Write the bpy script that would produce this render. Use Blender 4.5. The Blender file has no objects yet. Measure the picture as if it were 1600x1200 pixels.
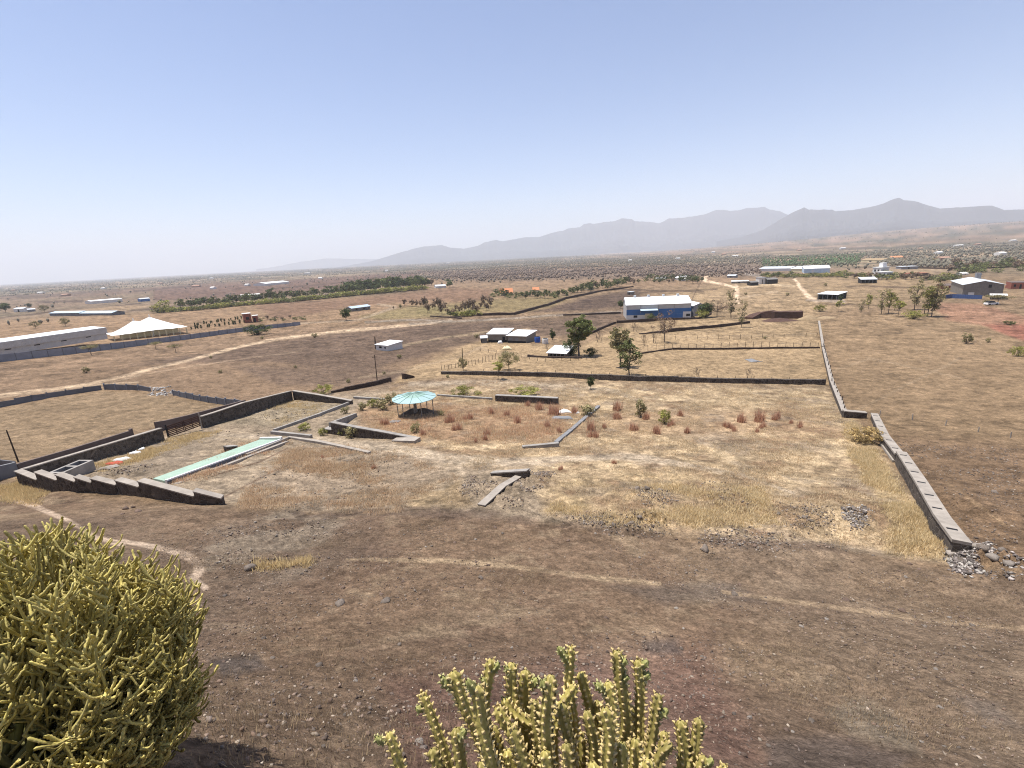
import bpy, math, random
import numpy as np
from mathutils import Vector, Matrix
rad = math.radians
S = bpy.context.scene
COL = S.collection
# ------------------------------------------------------------------ camera
F = 740.0; PITCH = rad(15.03); ROLL = rad(3.0)
CAM = np.array([0.0, 0.0, 30.0])
cf = np.array([0, math.cos(PITCH), -math.sin(PITCH)])
r0 = np.array([1.0, 0, 0]); u0 = np.array([0, math.sin(PITCH), math.cos(PITCH)])
cR = math.cos(ROLL)*r0 - math.sin(ROLL)*u0
cU = math.sin(ROLL)*r0 + math.cos(ROLL)*u0
cd = bpy.data.cameras.new('camera'); cam = bpy.data.objects.new('camera', cd); COL.objects.link(cam)
cd.sensor_width = 36; cd.lens = 36*F/1600; cd.clip_start = 0.05; cd.clip_end = 60000
cam.matrix_world = Matrix(((cR[0], cU[0], -cf[0], CAM[0]), (cR[1], cU[1], -cf[1], CAM[1]), (cR[2], cU[2], -cf[2], CAM[2]), (0, 0, 0, 1)))
S.camera = cam
# ------------------------------------------------------------------ light
SUN_EL = rad(74); SUN_AZ = rad(-70)         # azimuth from +Y, negative = left
sdir = Vector((math.sin(SUN_AZ)*math.cos(SUN_EL), math.cos(SUN_AZ)*math.cos(SUN_EL), math.sin(SUN_EL)))
w = bpy.data.worlds.new('World'); S.world = w; w.use_nodes = True
nt = w.node_tree; bg = nt.nodes['Background']
sky = nt.nodes.new('ShaderNodeTexSky'); sky.sky_type = 'NISHITA'; sky.sun_disc = False
sky.sun_elevation = SUN_EL; sky.sun_rotation = SUN_AZ
sky.altitude = 500; sky.air_density = 1.0; sky.dust_density = 0.8; sky.ozone_density = 4.0
tint = nt.nodes.new('ShaderNodeMix'); tint.data_type = 'RGBA'; tint.blend_type = 'MULTIPLY'; tint.inputs['Factor'].default_value = 1; tint.inputs['B'].default_value = (1.04, .96, .975, 1)
nt.links.new(sky.outputs[0], tint.inputs['A']); nt.links.new(tint.outputs['Result'], bg.inputs[0]); bg.inputs[1].default_value = 0.103
sl = bpy.data.lights.new('sun', 'SUN'); sl.energy = 4.5; sl.angle = rad(0.53); sl.color = (1, .95, .88)
so = bpy.data.objects.new('sun', sl); COL.objects.link(so)
so.rotation_euler = (-sdir).to_track_quat('-Z', 'Y').to_euler(); so.location = (0, 0, 200)
S.view_settings.view_transform = 'Standard'; S.view_settings.look = 'None'
S.view_settings.exposure = 0.72; S.view_settings.gamma = 1
S.cycles.max_bounces = 4; S.cycles.diffuse_bounces = 2; S.cycles.glossy_bounces = 2
S.cycles.transmission_bounces = 2; S.cycles.volume_bounces = 3; S.cycles.transparent_max_bounces = 8
S.cycles.use_denoising = True; S.cycles.denoising_prefilter = 'NONE'; S.cycles.pixel_filter_type = 'BLACKMAN_HARRIS'; S.cycles.filter_width = 1.1
HAZE = 1.25e-4
rng = np.random.default_rng(7); random.seed(7)

# ------------------------------------------------------------------ maths
def noise(x, y, seed=0):
    x = np.asarray(x, float); y = np.asarray(y, float)
    xi = np.floor(x); yi = np.floor(y); fx = x-xi; fy = y-yi
    fx = fx*fx*(3-2*fx); fy = fy*fy*(3-2*fy)
    xi = xi.astype(np.int64); yi = yi.astype(np.int64)
    def h(a, b):
        n = (a*374761393 + b*668265263 + seed*982451653) & 0xffffffff
        n = ((n ^ (n >> 13))*1274126177) & 0xffffffff
        n = (n ^ (n >> 16)) & 0xffff
        return n/32767.5-1
    return (h(xi, yi)*(1-fx)+h(xi+1, yi)*fx)*(1-fy)+(h(xi, yi+1)*(1-fx)+h(xi+1, yi+1)*fx)*fy
def fbm(x, y, o=4, seed=0, g=.5):
    t = 0; a = 1; n = 0
    c, s_ = math.cos(.6), math.sin(.6)
    for i in range(o):
        t = t+a*noise(x, y, seed+i*17); n += a; a *= g
        x, y = (c*x-s_*y)*2.03+11.3, (s_*x+c*y)*2.03-7.1
    return t/n
def sst(a, b, x):
    t = np.clip((x-a)/(b-a), 0, 1); return t*t*(3-2*t)
HS = [(-25000, -6), (-60, -4), (-20, .2), (-5, 1.2), (0, 1.8), (1, 2.3), (2, 3.2), (3, 4.2), (4, 5.2), (5, 6.0), (6.5, 7.0), (8, 7.9), (11, 9.4),
      (14, 10.8), (18, 12.2), (22, 13.3), (26, 14.1), (32, 15), (50, 17.3), (80, 20), (150, 24), (300, 27.5), (600, 29.5),
      (1000, 30.5), (2000, 31), (25000, 31)]
_a = np.linspace(math.asinh(-25000), math.asinh(25000), 12000)
_h = np.interp(_a, [math.asinh(p[0]) for p in HS], [p[1] for p in HS])
_k = np.hanning(180); _k /= _k.sum(); _h = np.convolve(np.pad(_h, 90, 'edge'), _k, 'same')[90:-90]
def TB(x, y):                      # ground height without the fine relief
    x = np.asarray(x, float); y = np.asarray(y, float)
    s = y+.22*x; d = np.hypot(x, y)
    H = np.interp(np.arcsinh(s), _a, _h)
    az = np.degrees(np.arctan2(x, y))
    z = 30-H
    z = z+sst(14, 46, az)*(1-sst(80, 110, az))*95*sst(1500, 5600, d)
    m = sst(30, 80, s)
    z = z+m*.35*noise(x/28, y/28, 3)+sst(120, 400, s)*.8*noise(x/90, y/90, 4)+sst(700, 2000, d)*3.0*noise(x/600, y/600, 5)
    z = z+(1-sst(26, 40, s))*sst(2, 6, s)*(.22*noise(x/3.1, y/3.1, 6)+.5*noise(x/11, y/11, 8))
    return z
def TF(x, y):
    z = TB(x, y)
    s = y+.22*x; d = np.hypot(x, y)
    rough = .35+.65*sst(-.1, .5, fbm(x/4, y/4, 3, 40))
    n = (1-sst(90, 200, d))
    z = z+n*rough*(.11*fbm(x/.9, y/.9, 3, 21)+.05*fbm(x/.22, y/.22, 2, 31)*(1-sst(10, 40, d)))
    z = z+.022*fbm(x/.09, y/.09, 2, 33)*(1-sst(9, 20, d))+.02*fbm(x/.22, y/.22, 2, 37)*(1-sst(20, 45, d))
    for (a_, b_, r_, h_) in RUB:
        q = np.clip(1.4-np.hypot(x-a_, y-b_)/r_*(1+.5*noise(x/r_*1.6, y/r_*1.6, 9)), 0, 1); z = z+q*h_*(.25+1.1*np.abs(fbm(x/.55, y/.55, 3, 61)))
    # spoil heaps and rock shelf at the foot of the slope
    e = np.exp(-((s-25.5)/2.2)**2)*sst(-8, 2, x)
    z = z+e*.28*np.abs(fbm(x/1.3, y/1.3, 3, 55))
    return z
def ray(u, v):
    return cf+cR*(u-800)/F+cU*(600-v)/F
RUB = []
_t = np.geomspace(.4, 24000, 7000)
def at(u, v):                      # the ground point seen at a photo pixel
    r = ray(u, v); p = CAM[:, None]+r[:, None]*_t
    g = TB(p[0], p[1])-p[2]; i = np.argmax(g > 0)
    if g[i] <= 0: i = len(_t)-1
    k = g[i-1]/(g[i-1]-g[i]) if i > 0 and g[i] > 0 else 0
    t = _t[i-1]+(_t[i]-_t[i-1])*k
    q = CAM+r*t; q[2] = float(TF(q[0], q[1])); return q
def rubble_sites():
    for u, v, r, h in [(1020, 778, 1.3, .32), (1150, 780, 1.6, .16), (950, 824, 2.2, .22), (890, 818, 1.5, .2), (1010, 818, 1.2, .35), (1215, 812, 2., .18), (1340, 808, 1.5, .34), (1530, 876, 2., .4), (1570, 890, 1.3, .35), (842, 752, 1.4, .26), (800, 785, 1.6, .2), (430, 835, 2.6, .18), (350, 880, 1.6, .15), (760, 765, 2.2, .28), (690, 790, 2., .15), (1170, 845, 2.6, .16), (1290, 820, 1.5, .16), (1480, 775, 3., .16), (1520, 800, 2., .16), (200, 740, 2.5, .3), (170, 745, 1.6, .2), (430, 645, 3., .2)]:
        P = at(u, v); SITES.append((P[0], P[1], r, h))
    RUB.extend(SITES)
SITES = []
def proj(x, y, z):
    dx, dy, dz = x-CAM[0], y-CAM[1], z-CAM[2]
    zz = dx*cf[0]+dy*cf[1]+dz*cf[2]; zs = np.where(zz > .05, zz, .05)
    u = 800+F*(dx*cR[0]+dy*cR[1]+dz*cR[2])/zs; v = 600-F*(dx*cU[0]+dy*cU[1]+dz*cU[2])/zs
    return np.where(zz > .05, u, -9999), np.where(zz > .05, v, -9999)
def htop(P, vt):                   # height above P that shows at photo row vt
    d = P-CAM; k = (600-vt)/F
    return float((k*(d@cf)-d@cU)/(cU[2]-k*cf[2]))
def ppm(P): return F/float((P-CAM)@cf)

rubble_sites()
# ------------------------------------------------------------------ materials
def mat(name, col, var=.25, scale=3., rough=.9, bump=0., bscale=20., col2=None, spec=.2, attr=None, metal=0, rnd=0., transl=0):
    m = bpy.data.materials.new(name); m.use_nodes = True; n = m.node_tree; b = n.nodes['Principled BSDF']
    b.inputs['Roughness'].default_value = rough; b.inputs['Specular IOR Level'].default_value = spec; b.inputs['Metallic'].default_value = metal
    tc = n.nodes.new('ShaderNodeTexCoord')
    nz = n.nodes.new('ShaderNodeTexNoise'); nz.inputs['Scale'].default_value = scale; nz.inputs['Detail'].default_value = 5; nz.inputs['Roughness'].default_value = .65
    n.links.new(tc.outputs['Object'], nz.inputs['Vector'])
    mr = n.nodes.new('ShaderNodeMapRange'); mr.inputs[1].default_value = .3; mr.inputs[2].default_value = .7
    n.links.new(nz.outputs[0], mr.inputs[0])
    mx = n.nodes.new('ShaderNodeMix'); mx.data_type = 'RGBA'
    c2 = col2 or tuple(c*(1+var) for c in col); c1 = col if col2 else tuple(c*(1-var) for c in col)
    mx.inputs['A'].default_value = (*c1, 1); mx.inputs['B'].default_value = (*c2, 1)
    n.links.new(mr.outputs[0], mx.inputs['Factor']); out = mx.outputs['Result']
    if attr:
        at_ = n.nodes.new('ShaderNodeAttribute'); at_.attribute_name = attr
        mu = n.nodes.new('ShaderNodeMix'); mu.data_type = 'RGBA'; mu.blend_type = 'MULTIPLY'; mu.inputs['Factor'].default_value = 1
        n.links.new(out, mu.inputs['A']); n.links.new(at_.outputs['Color'], mu.inputs['B']); out = mu.outputs['Result']
    if rnd:
        oi = n.nodes.new('ShaderNodeObjectInfo'); m2 = n.nodes.new('ShaderNodeMapRange'); m2.inputs[3].default_value = 1-rnd; m2.inputs[4].default_value = 1+rnd
        n.links.new(oi.outputs['Random'], m2.inputs[0])
        hs = n.nodes.new('ShaderNodeHueSaturation'); n.links.new(m2.outputs[0], hs.inputs['Value']); n.links.new(out, hs.inputs['Color']); out = hs.outputs[0]
    n.links.new(out, b.inputs['Base Color'])
    if bump:
        nb = n.nodes.new('ShaderNodeTexNoise'); nb.inputs['Scale'].default_value = bscale; nb.inputs['Detail'].default_value = 6
        n.links.new(tc.outputs['Object'], nb.inputs['Vector'])
        bp = n.nodes.new('ShaderNodeBump'); bp.inputs['Strength'].default_value = .8; bp.inputs['Distance'].default_value = bump
        n.links.new(nb.outputs[0], bp.inputs['Height']); n.links.new(bp.outputs[0], b.inputs['Normal'])
    if transl:
        tr = n.nodes.new('ShaderNodeBsdfTranslucent'); ms = n.nodes.new('ShaderNodeMixShader'); ms.inputs[0].default_value = transl
        n.links.new(out, tr.inputs[0]); n.links.new(b.outputs[0], ms.inputs[1]); n.links.new(tr.outputs[0], ms.inputs[2])
        n.links.new(ms.outputs[0], n.nodes['Material Output'].inputs[0])
    return m
def stone_mat(name, c1, c2, mortar, scale=3.2):
    m = mat(name, c1, rough=.95); n = m.node_tree; b = n.nodes['Principled BSDF']
    tc = n.nodes['Texture Coordinate']
    vo = n.nodes.new('ShaderNodeTexVoronoi'); vo.inputs['Scale'].default_value = scale
    ve = n.nodes.new('ShaderNodeTexVoronoi'); ve.feature = 'DISTANCE_TO_EDGE'; ve.inputs['Scale'].default_value = scale
    n.links.new(tc.outputs['Object'], vo.inputs['Vector']); n.links.new(tc.outputs['Object'], ve.inputs['Vector'])
    sp = n.nodes.new('ShaderNodeSeparateColor'); n.links.new(vo.outputs['Color'], sp.inputs[0])
    mx = n.nodes.new('ShaderNodeMix'); mx.data_type = 'RGBA'; mx.inputs['A'].default_value = (*c1, 1); mx.inputs['B'].default_value = (*c2, 1)
    n.links.new(sp.outputs[0], mx.inputs['Factor'])
    mr = n.nodes.new('ShaderNodeMapRange'); mr.inputs[1].default_value = 0.02; mr.inputs[2].default_value = .07
    n.links.new(ve.outputs['Distance'], mr.inputs[0])
    m2 = n.nodes.new('ShaderNodeMix'); m2.data_type = 'RGBA'; m2.inputs['A'].default_value = (*mortar, 1)
    n.links.new(mr.outputs[0], m2.inputs['Factor']); n.links.new(mx.outputs['Result'], m2.inputs['B']); n.links.new(m2.outputs['Result'], b.inputs['Base Color'])
    bp = n.nodes.new('ShaderNodeBump'); bp.inputs['Distance'].default_value = .05; n.links.new(mr.outputs[0], bp.inputs['Height']); n.links.new(bp.outputs[0], b.inputs['Normal'])
    return m
def sheet_mat(name, col, scale=1., var=.12, rough=.5, spec=.4, axis='X'):   # profiled sheeting: ribs as bump
    m = mat(name, col, var=var, scale=.6, rough=rough, spec=spec); n = m.node_tree; b = n.nodes['Principled BSDF']; tc = n.nodes['Texture Coordinate']
    wv = n.nodes.new('ShaderNodeTexWave'); wv.bands_direction = axis; wv.inputs['Scale'].default_value = scale; n.links.new(tc.outputs['Object'], wv.inputs['Vector'])
    bp = n.nodes.new('ShaderNodeBump'); bp.inputs['Distance'].default_value = .06; bp.inputs['Strength'].default_value = .6
    n.links.new(wv.outputs[1], bp.inputs['Height']); n.links.new(bp.outputs[0], b.inputs['Normal']); return m
M = {}
M['stone'] = stone_mat('basalt_masonry', (.05, .04, .034), (.12, .10, .083), (.17, .145, .12))
M['stone2'] = stone_mat('brown_masonry', (.05, .033, .027), (.10, .07, .055), (.07, .05, .04), 4)
M['coping'] = mat('concrete_coping', (.30, .265, .225), var=.22, scale=1.4, bump=.01, bscale=12)
M['concrete'] = mat('weathered_concrete', (.27, .25, .225), var=.25, scale=1.2, bump=.01)
M['greyconc'] = mat('grey_concrete', (.20, .20, .205), var=.2, scale=1.)
M['bluegrey'] = mat('blue_grey_precast', (.21, .225, .26), var=.18, scale=.6)
M['panelgrey'] = mat('grey_precast', (.13, .135, .15), var=.25, scale=.5)
M['brownwall'] = mat('brown_render', (.15, .115, .10), var=.18, scale=.5, bump=.02)
M['brownpanel'] = mat('rusted_panel', (.075, .04, .03), var=.3, scale=1.5)
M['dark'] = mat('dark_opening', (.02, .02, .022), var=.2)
M['darkwood'] = mat('dark_wood', (.07, .05, .035), var=.3, scale=5)
M['white'] = mat('white_paint', (.78, .78, .76), var=.05)
M['offwhite'] = mat('dusty_white', (.62, .60, .56), var=.08)
M['whiteroof'] = sheet_mat('white_roof_sheet', (.80, .80, .79), .8)
M['greyroof'] = sheet_mat('grey_roof_sheet', (.52, .54, .55), .8)
M['blueroof'] = sheet_mat('pale_blue_sheet', (.42, .52, .60), .8)
M['greywall'] = sheet_mat('grey_wall_sheet', (.44, .43, .41), .8)
M['darkgreywall'] = sheet_mat('dull_grey_sheet', (.17, .155, .135), .5, var=.25)
M['bluewall'] = sheet_mat('blue_wall_sheet', (.025, .12, .32), 1.)
M['bluefence'] = sheet_mat('dark_blue_sheet', (.04, .08, .20), 1.)
M['cream'] = mat('cream_paint', (.62, .54, .34), var=.1)
M['tile'] = mat('orange_tiles', (.52, .22, .11), var=.15, scale=3)
M['dulltile'] = mat('faded_tiles', (.34, .21, .15), var=.15)
M['redbrick'] = mat('red_brick', (.26, .09, .06), var=.2, scale=3)
M['redearth'] = mat('red_earth', (.085, .048, .036), var=.3, scale=2, bump=.05)
M['fabric'] = mat('tent_fabric', (.84, .83, .80), var=.02, rough=.7, transl=.15)
M['mint'] = mat('mint_paint', (.29, .39, .31), var=.10, scale=1.5, rough=.7)
M['mint2'] = sheet_mat('mint_sheet', (.25, .38, .33), .0, rough=.6)
M['aqua'] = sheet_mat('aqua_sheet', (.31, .44, .44), .0, rough=.6)
M['metal'] = mat('grey_steel', (.25, .25, .25), rough=.5, metal=.5)
M['bark'] = mat('bark', (.12, .095, .075), var=.3, scale=8)
M['twig'] = mat('bare_twigs', (.13, .10, .08), var=.3, scale=8)
M['leafdark'] = mat('leaf_dark', (.075, .10, .036), var=.4, scale=1.2, rnd=.2, transl=.2, spec=.3, attr='tone')
M['leafmid'] = mat('leaf_mid', (.13, .148, .055), var=.35, scale=1.2, rnd=.2, transl=.2, spec=.3, attr='tone')
M['leafyel'] = mat('leaf_yellow_green', (.27, .27, .08), var=.3, scale=1.2, rnd=.15, transl=.2, attr='tone')
M['leafoliv'] = mat('leaf_olive', (.25, .225, .115), var=.35, scale=1.2, rnd=.2, transl=.2, attr='tone')
M['leafdry'] = mat('leaf_dry_brown', (.21, .155, .11), var=.3, scale=1.2, rnd=.2, attr='tone')
M['rock'] = mat('grey_brown_rock', (.17, .14, .115), var=.4, scale=5, bump=.02, rnd=.25)
M['rockred'] = mat('brown_rock', (.15, .105, .08), var=.35, scale=6, bump=.02, rnd=.25)
M['rockpale'] = mat('pale_rock', (.27, .235, .20), var=.25, scale=7, bump=.02, rnd=.2)
M['strawleaf'] = mat('straw_leaf', (.40, .30, .14), var=.3, attr='tone', transl=.2)
M['blade'] = mat('dry_blades', (1, 1, 1), var=.0, attr='tone', transl=.35)
M['blue'] = mat('blue_plastic', (.04, .10, .35))
M['red'] = mat('red_plastic', (.40, .08, .05))

# ------------------------------------------------------------------ object helpers
def tag(o, label=None, cat=None, group=None, kind=None):
    if label: o['label'] = label
    if cat: o['category'] = cat
    if group: o['group'] = group
    if kind: o['kind'] = kind
    elif label: o['kind'] = 'thing'
    return o
def empty(name, loc, label, cat, group=None):
    o = bpy.data.objects.new(name, None); COL.objects.link(o); o.location = tuple(map(float, loc)); o.empty_display_size = .2
    return tag(o, label, cat, group)
def npmesh(name, V, Fq, m, smooth=False, attr=None):
    """V (n,3); Fq (k,3|4) int array; attr (n,3) point colours"""
    me = bpy.data.meshes.new(name); V = np.ascontiguousarray(V, np.float32); Fq = np.ascontiguousarray(Fq, np.int32)
    k = Fq.shape[1]; me.vertices.add(len(V)); me.vertices.foreach_set('co', V.ravel())
    me.loops.add(Fq.size); me.loops.foreach_set('vertex_index', Fq.ravel())
    me.polygons.add(len(Fq)); me.polygons.foreach_set('loop_start', np.arange(0, Fq.size, k, dtype=np.int32))
    me.polygons.foreach_set('loop_total', np.full(len(Fq), k, np.int32))
    if smooth: me.polygons.foreach_set('use_smooth', np.ones(len(Fq), bool))
    if attr is not None:
        a = me.color_attributes.new('tone', 'FLOAT_COLOR', 'POINT')
        c = np.ones((len(V), 4), np.float32); c[:, :3] = attr; a.data.foreach_set('color', c.ravel())
    me.update(calc_edges=True); me.materials.append(m); return me
def link(name, me, parent=None, loc=None):
    o = bpy.data.objects.new(name, me); COL.objects.link(o)
    if loc is not None: o.location = tuple(map(float, loc))
    if parent: o.parent = parent
    return o
class MB:
    def __init__(s): s.v = []; s.f = []
    def poly(s, pts):
        n = len(s.v); s.v += [tuple(map(float, p)) for p in pts]; s.f.append(tuple(range(n, n+len(pts)))); return s
    def hexa(s, p):                # 8 points: bottom 4 (ccw), top 4
        n = len(s.v); s.v += [tuple(map(float, q)) for q in p]
        s.f += [tuple(n+i for i in q) for q in ((3, 2, 1, 0), (4, 5, 6, 7), (0, 1, 5, 4), (1, 2, 6, 5), (2, 3, 7, 6), (3, 0, 4, 7))]; return s
    def box(s, x0, x1, y0, y1, z0, z1):
        return s.hexa([(x0, y0, z0), (x1, y0, z0), (x1, y1, z0), (x0, y1, z0), (x0, y0, z1), (x1, y0, z1), (x1, y1, z1), (x0, y1, z1)])
    def tube(s, pts, rs, n=6):
        pts = [Vector(p) for p in pts]
        if not hasattr(rs, '__len__'): rs = [rs]*len(pts)
        base = len(s.v)
        for i, p in enumerate(pts):
            d = (pts[min(i+1, len(pts)-1)]-pts[max(i-1, 0)]).normalized()
            a = d.cross(Vector((0, 0, 1)) if abs(d.z) < .9 else Vector((1, 0, 0))).normalized(); b = d.cross(a)
            for k in range(n):
                t = 2*math.pi*k/n; q = p+(a*math.cos(t)+b*math.sin(t))*rs[i]; s.v.append(tuple(q))
        for i in range(len(pts)-1):
            for k in range(n):
                A = base+i*n+k; B = base+i*n+(k+1) % n; s.f.append((A, B, B+n, A+n))
        s.f.append(tuple(base+k for k in range(n))[::-1]); s.f.append(tuple(base+(len(pts)-1)*n+k for k in range(n))); return s
    def build(s, name, m, parent=None, loc=None, smooth=False):
        me = bpy.data.meshes.new(name); me.from_pydata(s.v, [], s.f); me.materials.append(m)
        if smooth: me.polygons.foreach_set('use_smooth', [True]*len(me.polygons))
        return link(name, me, parent, loc)
def copy_tree(o, parent=None):
    c = o.copy(); COL.objects.link(c); c.parent = parent
    for ch in list(o.children): copy_tree(ch, c)
    return c
class Fr:                          # local frame whose x axis runs between two ground pixels
    def __init__(s, a, b):
        P = at(*a) if len(a) == 2 else np.array(a); Q = at(*b) if len(b) == 2 else np.array(b)
        d = Q-P; d[2] = 0; s.L = float(np.linalg.norm(d)); s.ex = d/s.L; s.ey = np.array([-s.ex[1], s.ex[0], 0]); s.P = P; s.Q = Q
        if s.ey@(P-CAM) < 0: s.ey = -s.ey
    def root(s, name, label, cat, group=None):
        o = empty(name, s.P, label, cat, group); o.rotation_euler = (0, 0, math.atan2(s.ex[1], s.ex[0]))
        return o
# ------------------------------------------------------------------ ground
def polymask(U, V, pts, f):
    pts = np.array(pts, float); m = np.zeros(U.shape)
    sel = (U > pts[:, 0].min()-f) & (U < pts[:, 0].max()+f) & (V > pts[:, 1].min()-f) & (V < pts[:, 1].max()+f)
    x = U[sel]; y = V[sel]
    if not len(x): return m
    ins = np.zeros(x.shape, bool); dm = np.full(x.shape, 1e9); n = len(pts)
    for i in range(n):
        a = pts[i]; b = pts[(i+1) % n]
        c = (a[1] > y) != (b[1] > y)
        with np.errstate(divide='ignore', invalid='ignore'):
            xx = (b[0]-a[0])*(y-a[1])/(b[1]-a[1])+a[0]
        ins ^= c & (x < xx)
        d = b-a; t = np.clip(((x-a[0])*d[0]+(y-a[1])*d[1])/(d@d+1e-9), 0, 1)
        dm = np.minimum(dm, np.hypot(x-a[0]-t*d[0], y-a[1]-t*d[1]))
    sd = np.where(ins, dm, -dm); m[sel] = sst(-f, f, sd); return m
def linemask(U, V, pts, w):
    m = np.zeros(U.shape); pts = [(p[0], p[1], p[2] if len(p) > 2 else w) for p in pts]
    mx = max(p[2] for p in pts)*2
    us = [p[0] for p in pts]; vs = [p[1] for p in pts]
    sel = (U > min(us)-mx) & (U < max(us)+mx) & (V > min(vs)-mx) & (V < max(vs)+mx)
    x = U[sel]; y = V[sel]; best = np.zeros(x.shape)
    for a, b in zip(pts[:-1], pts[1:]):
        d = (b[0]-a[0], b[1]-a[1]); t = np.clip(((x-a[0])*d[0]+(y-a[1])*d[1])/(d[0]**2+d[1]**2+1e-9), 0, 1)
        ww = a[2]+(b[2]-a[2])*t; dd = np.hypot(x-a[0]-t*d[0], y-a[1]-t*d[1])
        best = np.maximum(best, 1-sst(.5, 1.25, dd/(ww*.5+.3)))
    m[sel] = best; return m
def build_ground():
    cols = np.concatenate([np.linspace(-180, -60, 40)[:-1], np.linspace(-60, 60, 1150), np.linspace(60, 180, 40)[1:-1]])
    vs = np.concatenate([np.linspace(2600, 1240, 60)[:-1], np.linspace(1240, 402.6, 900)])
    tg = np.tan(PITCH+np.arctan((vs-600)/F))
    rr = np.geomspace(.2, 19500, 20000); ratio = np.interp(np.arcsinh(rr), _a, _h)/rr
    rows = np.interp(-tg, -ratio, rr)
    rows = np.unique(np.concatenate([[.25, .6, 1.0], rows[rows > 1.2], [14000, 16500, 19400]]))
    A, R = np.meshgrid(np.radians(cols), rows)
    X = (R*np.sin(A)).ravel(); Y = (R*np.cos(A)).ravel(); Z = TF(X, Y)
    nr, nc = len(rows), len(cols)
    i = np.arange(nr-1)[:, None]*nc; j = np.arange(nc)[None, :]; j2 = (j+1) % nc
    q = np.stack([i+j, i+j2, i+nc+j2, i+nc+j], -1).reshape(-1, 4)[:, ::-1]
    U, V = proj(X, Y, Z)
    s = Y+.22*X; D = np.hypot(X, Y)
    C = np.zeros((len(X), 3)); C[:] = (.235, .165, .105)
    big = fbm(X/60, Y/60, 4, 60); med = fbm(X/9, Y/9, 4, 70); sm = fbm(X/1.6, Y/1.6, 4, 80); fine = fbm(X/.35, Y/.35, 3, 90)
    def bl(m, c, k=1.0):
        mm = np.clip(m*k, 0, 1)[:, None]; C[:] = C*(1-mm)+np.array(c)*mm
    wu = U+6*med; wv = V+2.2*med
    farw = sst(420, 500, V)
    wv2 = V+(2.2+5*sst(620, 800, V))*sm; wu2 = U+(4+10*sst(620, 800, V))*sm
    straw = (.37, .275, .175); gold = (.42, .315, .18); brown = (.200, .138, .094); mauve = (.125, .088, .068); tan = (.28, .20, .125)
    # the plain far out: strips of fields and scrub
    strip = fbm(X/420, Y/160, 4, 101); strip2 = fbm(X/140, Y/55, 4, 111)
    far = sst(350, 700, D)
    bl(far, (.19, .15, .105))
    bl(far*sst(-.05, .15, strip), (.085, .085, .058), .85)
    bl(far*sst(.08, .22, strip2), (.33, .25, .175), .85)
    bl(far*sst(.08, .2, -strip2), (.11, .085, .065), .75)
    bl(far*sst(.1, .2, fbm(X/260, Y/420, 3, 121)), (.24, .165, .12), .6)
    bl(sst(1200, 2600, D)*sst(-.2, .25, -fbm(X/900, Y/420, 4, 125)), (.09, .092, .07), .8)
    # right-hand foothills, pinkish
    az = np.degrees(np.arctan2(X, Y))
    bl(sst(1700, 2600, D)*sst(2, 20, az)*sst(-.3, .3, strip2), (.30, .20, .15), .75)
    bl(polymask(wu, wv, [(620, 440), (700, 425), (900, 412), (1180, 418), (1200, 440), (960, 452), (800, 455), (700, 470)], 4), (.25, .17, .11), .8)
    bl(polymask(wu, wv, [(640, 425), (1190, 412), (1190, 432), (700, 440)], 3), (.17, .125, .095), .85)
    bl(polymask(U, V, [(0, 470), (200, 455), (420, 440), (600, 425), (640, 440), (240, 485), (0, 490)], 4), (.19, .14, .10), .6)
    bl(polymask(U, V, [(240, 452), (480, 436), (640, 425), (660, 433), (430, 462), (240, 470)], 2), (.15, .095, .075), .9)
    bl(polymask(U, V, [(95, 486), (200, 477), (240, 478), (180, 488), (100, 492)], 2), (.32, .23, .15), .8)
    bl(polymask(U, V, [(0, 462), (180, 452), (420, 436), (420, 440), (180, 460), (0, 470)], 2), (.15, .10, .08), .6)
    # nearer fields
    near = 1-far
    bl(polymask(wu, wv, [(-600, 505), (0, 500), (240, 488), (420, 470), (700, 462), (780, 480), (640, 500), (465, 512), (0, 575), (-600, 640)], 5), (.26, .175, .11), .9)
    bl(polymask(wu, wv, [(400, 478), (560, 465), (700, 450), (770, 452), (760, 475), (660, 470), (540, 480), (430, 500)], 4), (.20, .125, .085), .85)
    bl(polymask(wu, wv, [(-700, 640), (0, 565), (465, 512), (640, 505), (700, 600), (520, 618), (380, 632), (160, 600), (0, 640), (-700, 760)], 5), (.225, .155, .103), .95)
    bl(polymask(wu, wv, [(200, 570), (450, 530), (600, 512), (880, 496), (985, 480), (975, 500), (890, 525), (760, 530), (640, 560), (560, 580), (420, 566)], 5), mauve, .8)
    bl(polymask(wu, wv, [(360, 572), (560, 572), (700, 585), (660, 600), (560, 606), (430, 600)], 6), (.155, .11, .082), .85)
    bl(polymask(U, wv, [(830, 488), (930, 462), (1000, 452), (1000, 478), (900, 487)], 3), (.105, .073, .058), .9)
    bl(polymask(U, V, [(660, 478), (790, 466), (900, 462), (860, 480), (800, 489), (650, 490)], 4), (.22, .18, .085), .6)
    bl(polymask(U, V, [(560, 495), (640, 478), (760, 480), (700, 495), (600, 500)], 4), (.22, .19, .09), .6)
    bl(polymask(U, wv, [(640, 500), (700, 495), (780, 493), (820, 493), (640, 540)], 3), mauve, .4)
    bl(polymask(wu, wv, [(640, 575), (760, 528), (900, 545), (980, 505), (1260, 492), (1285, 540), (1292, 600), (690, 590), (610, 600)], 4), (.345, .25, .152), .95)
    bl(polymask(wu, wv, [(980, 500), (1180, 475), (1000, 470), (1120, 445), (1450, 420), (1490, 470), (1280, 485), (1290, 520), (1000, 540)], 4), (.31, .225, .137), .7)
    bl(polymask(wu, wv, [(1288, 500), (1480, 480), (1700, 520), (1900, 700), (1900, 930), (1480, 860), (1370, 660), (1320, 640)], 5), (.27, .19, .118), .95)
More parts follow.
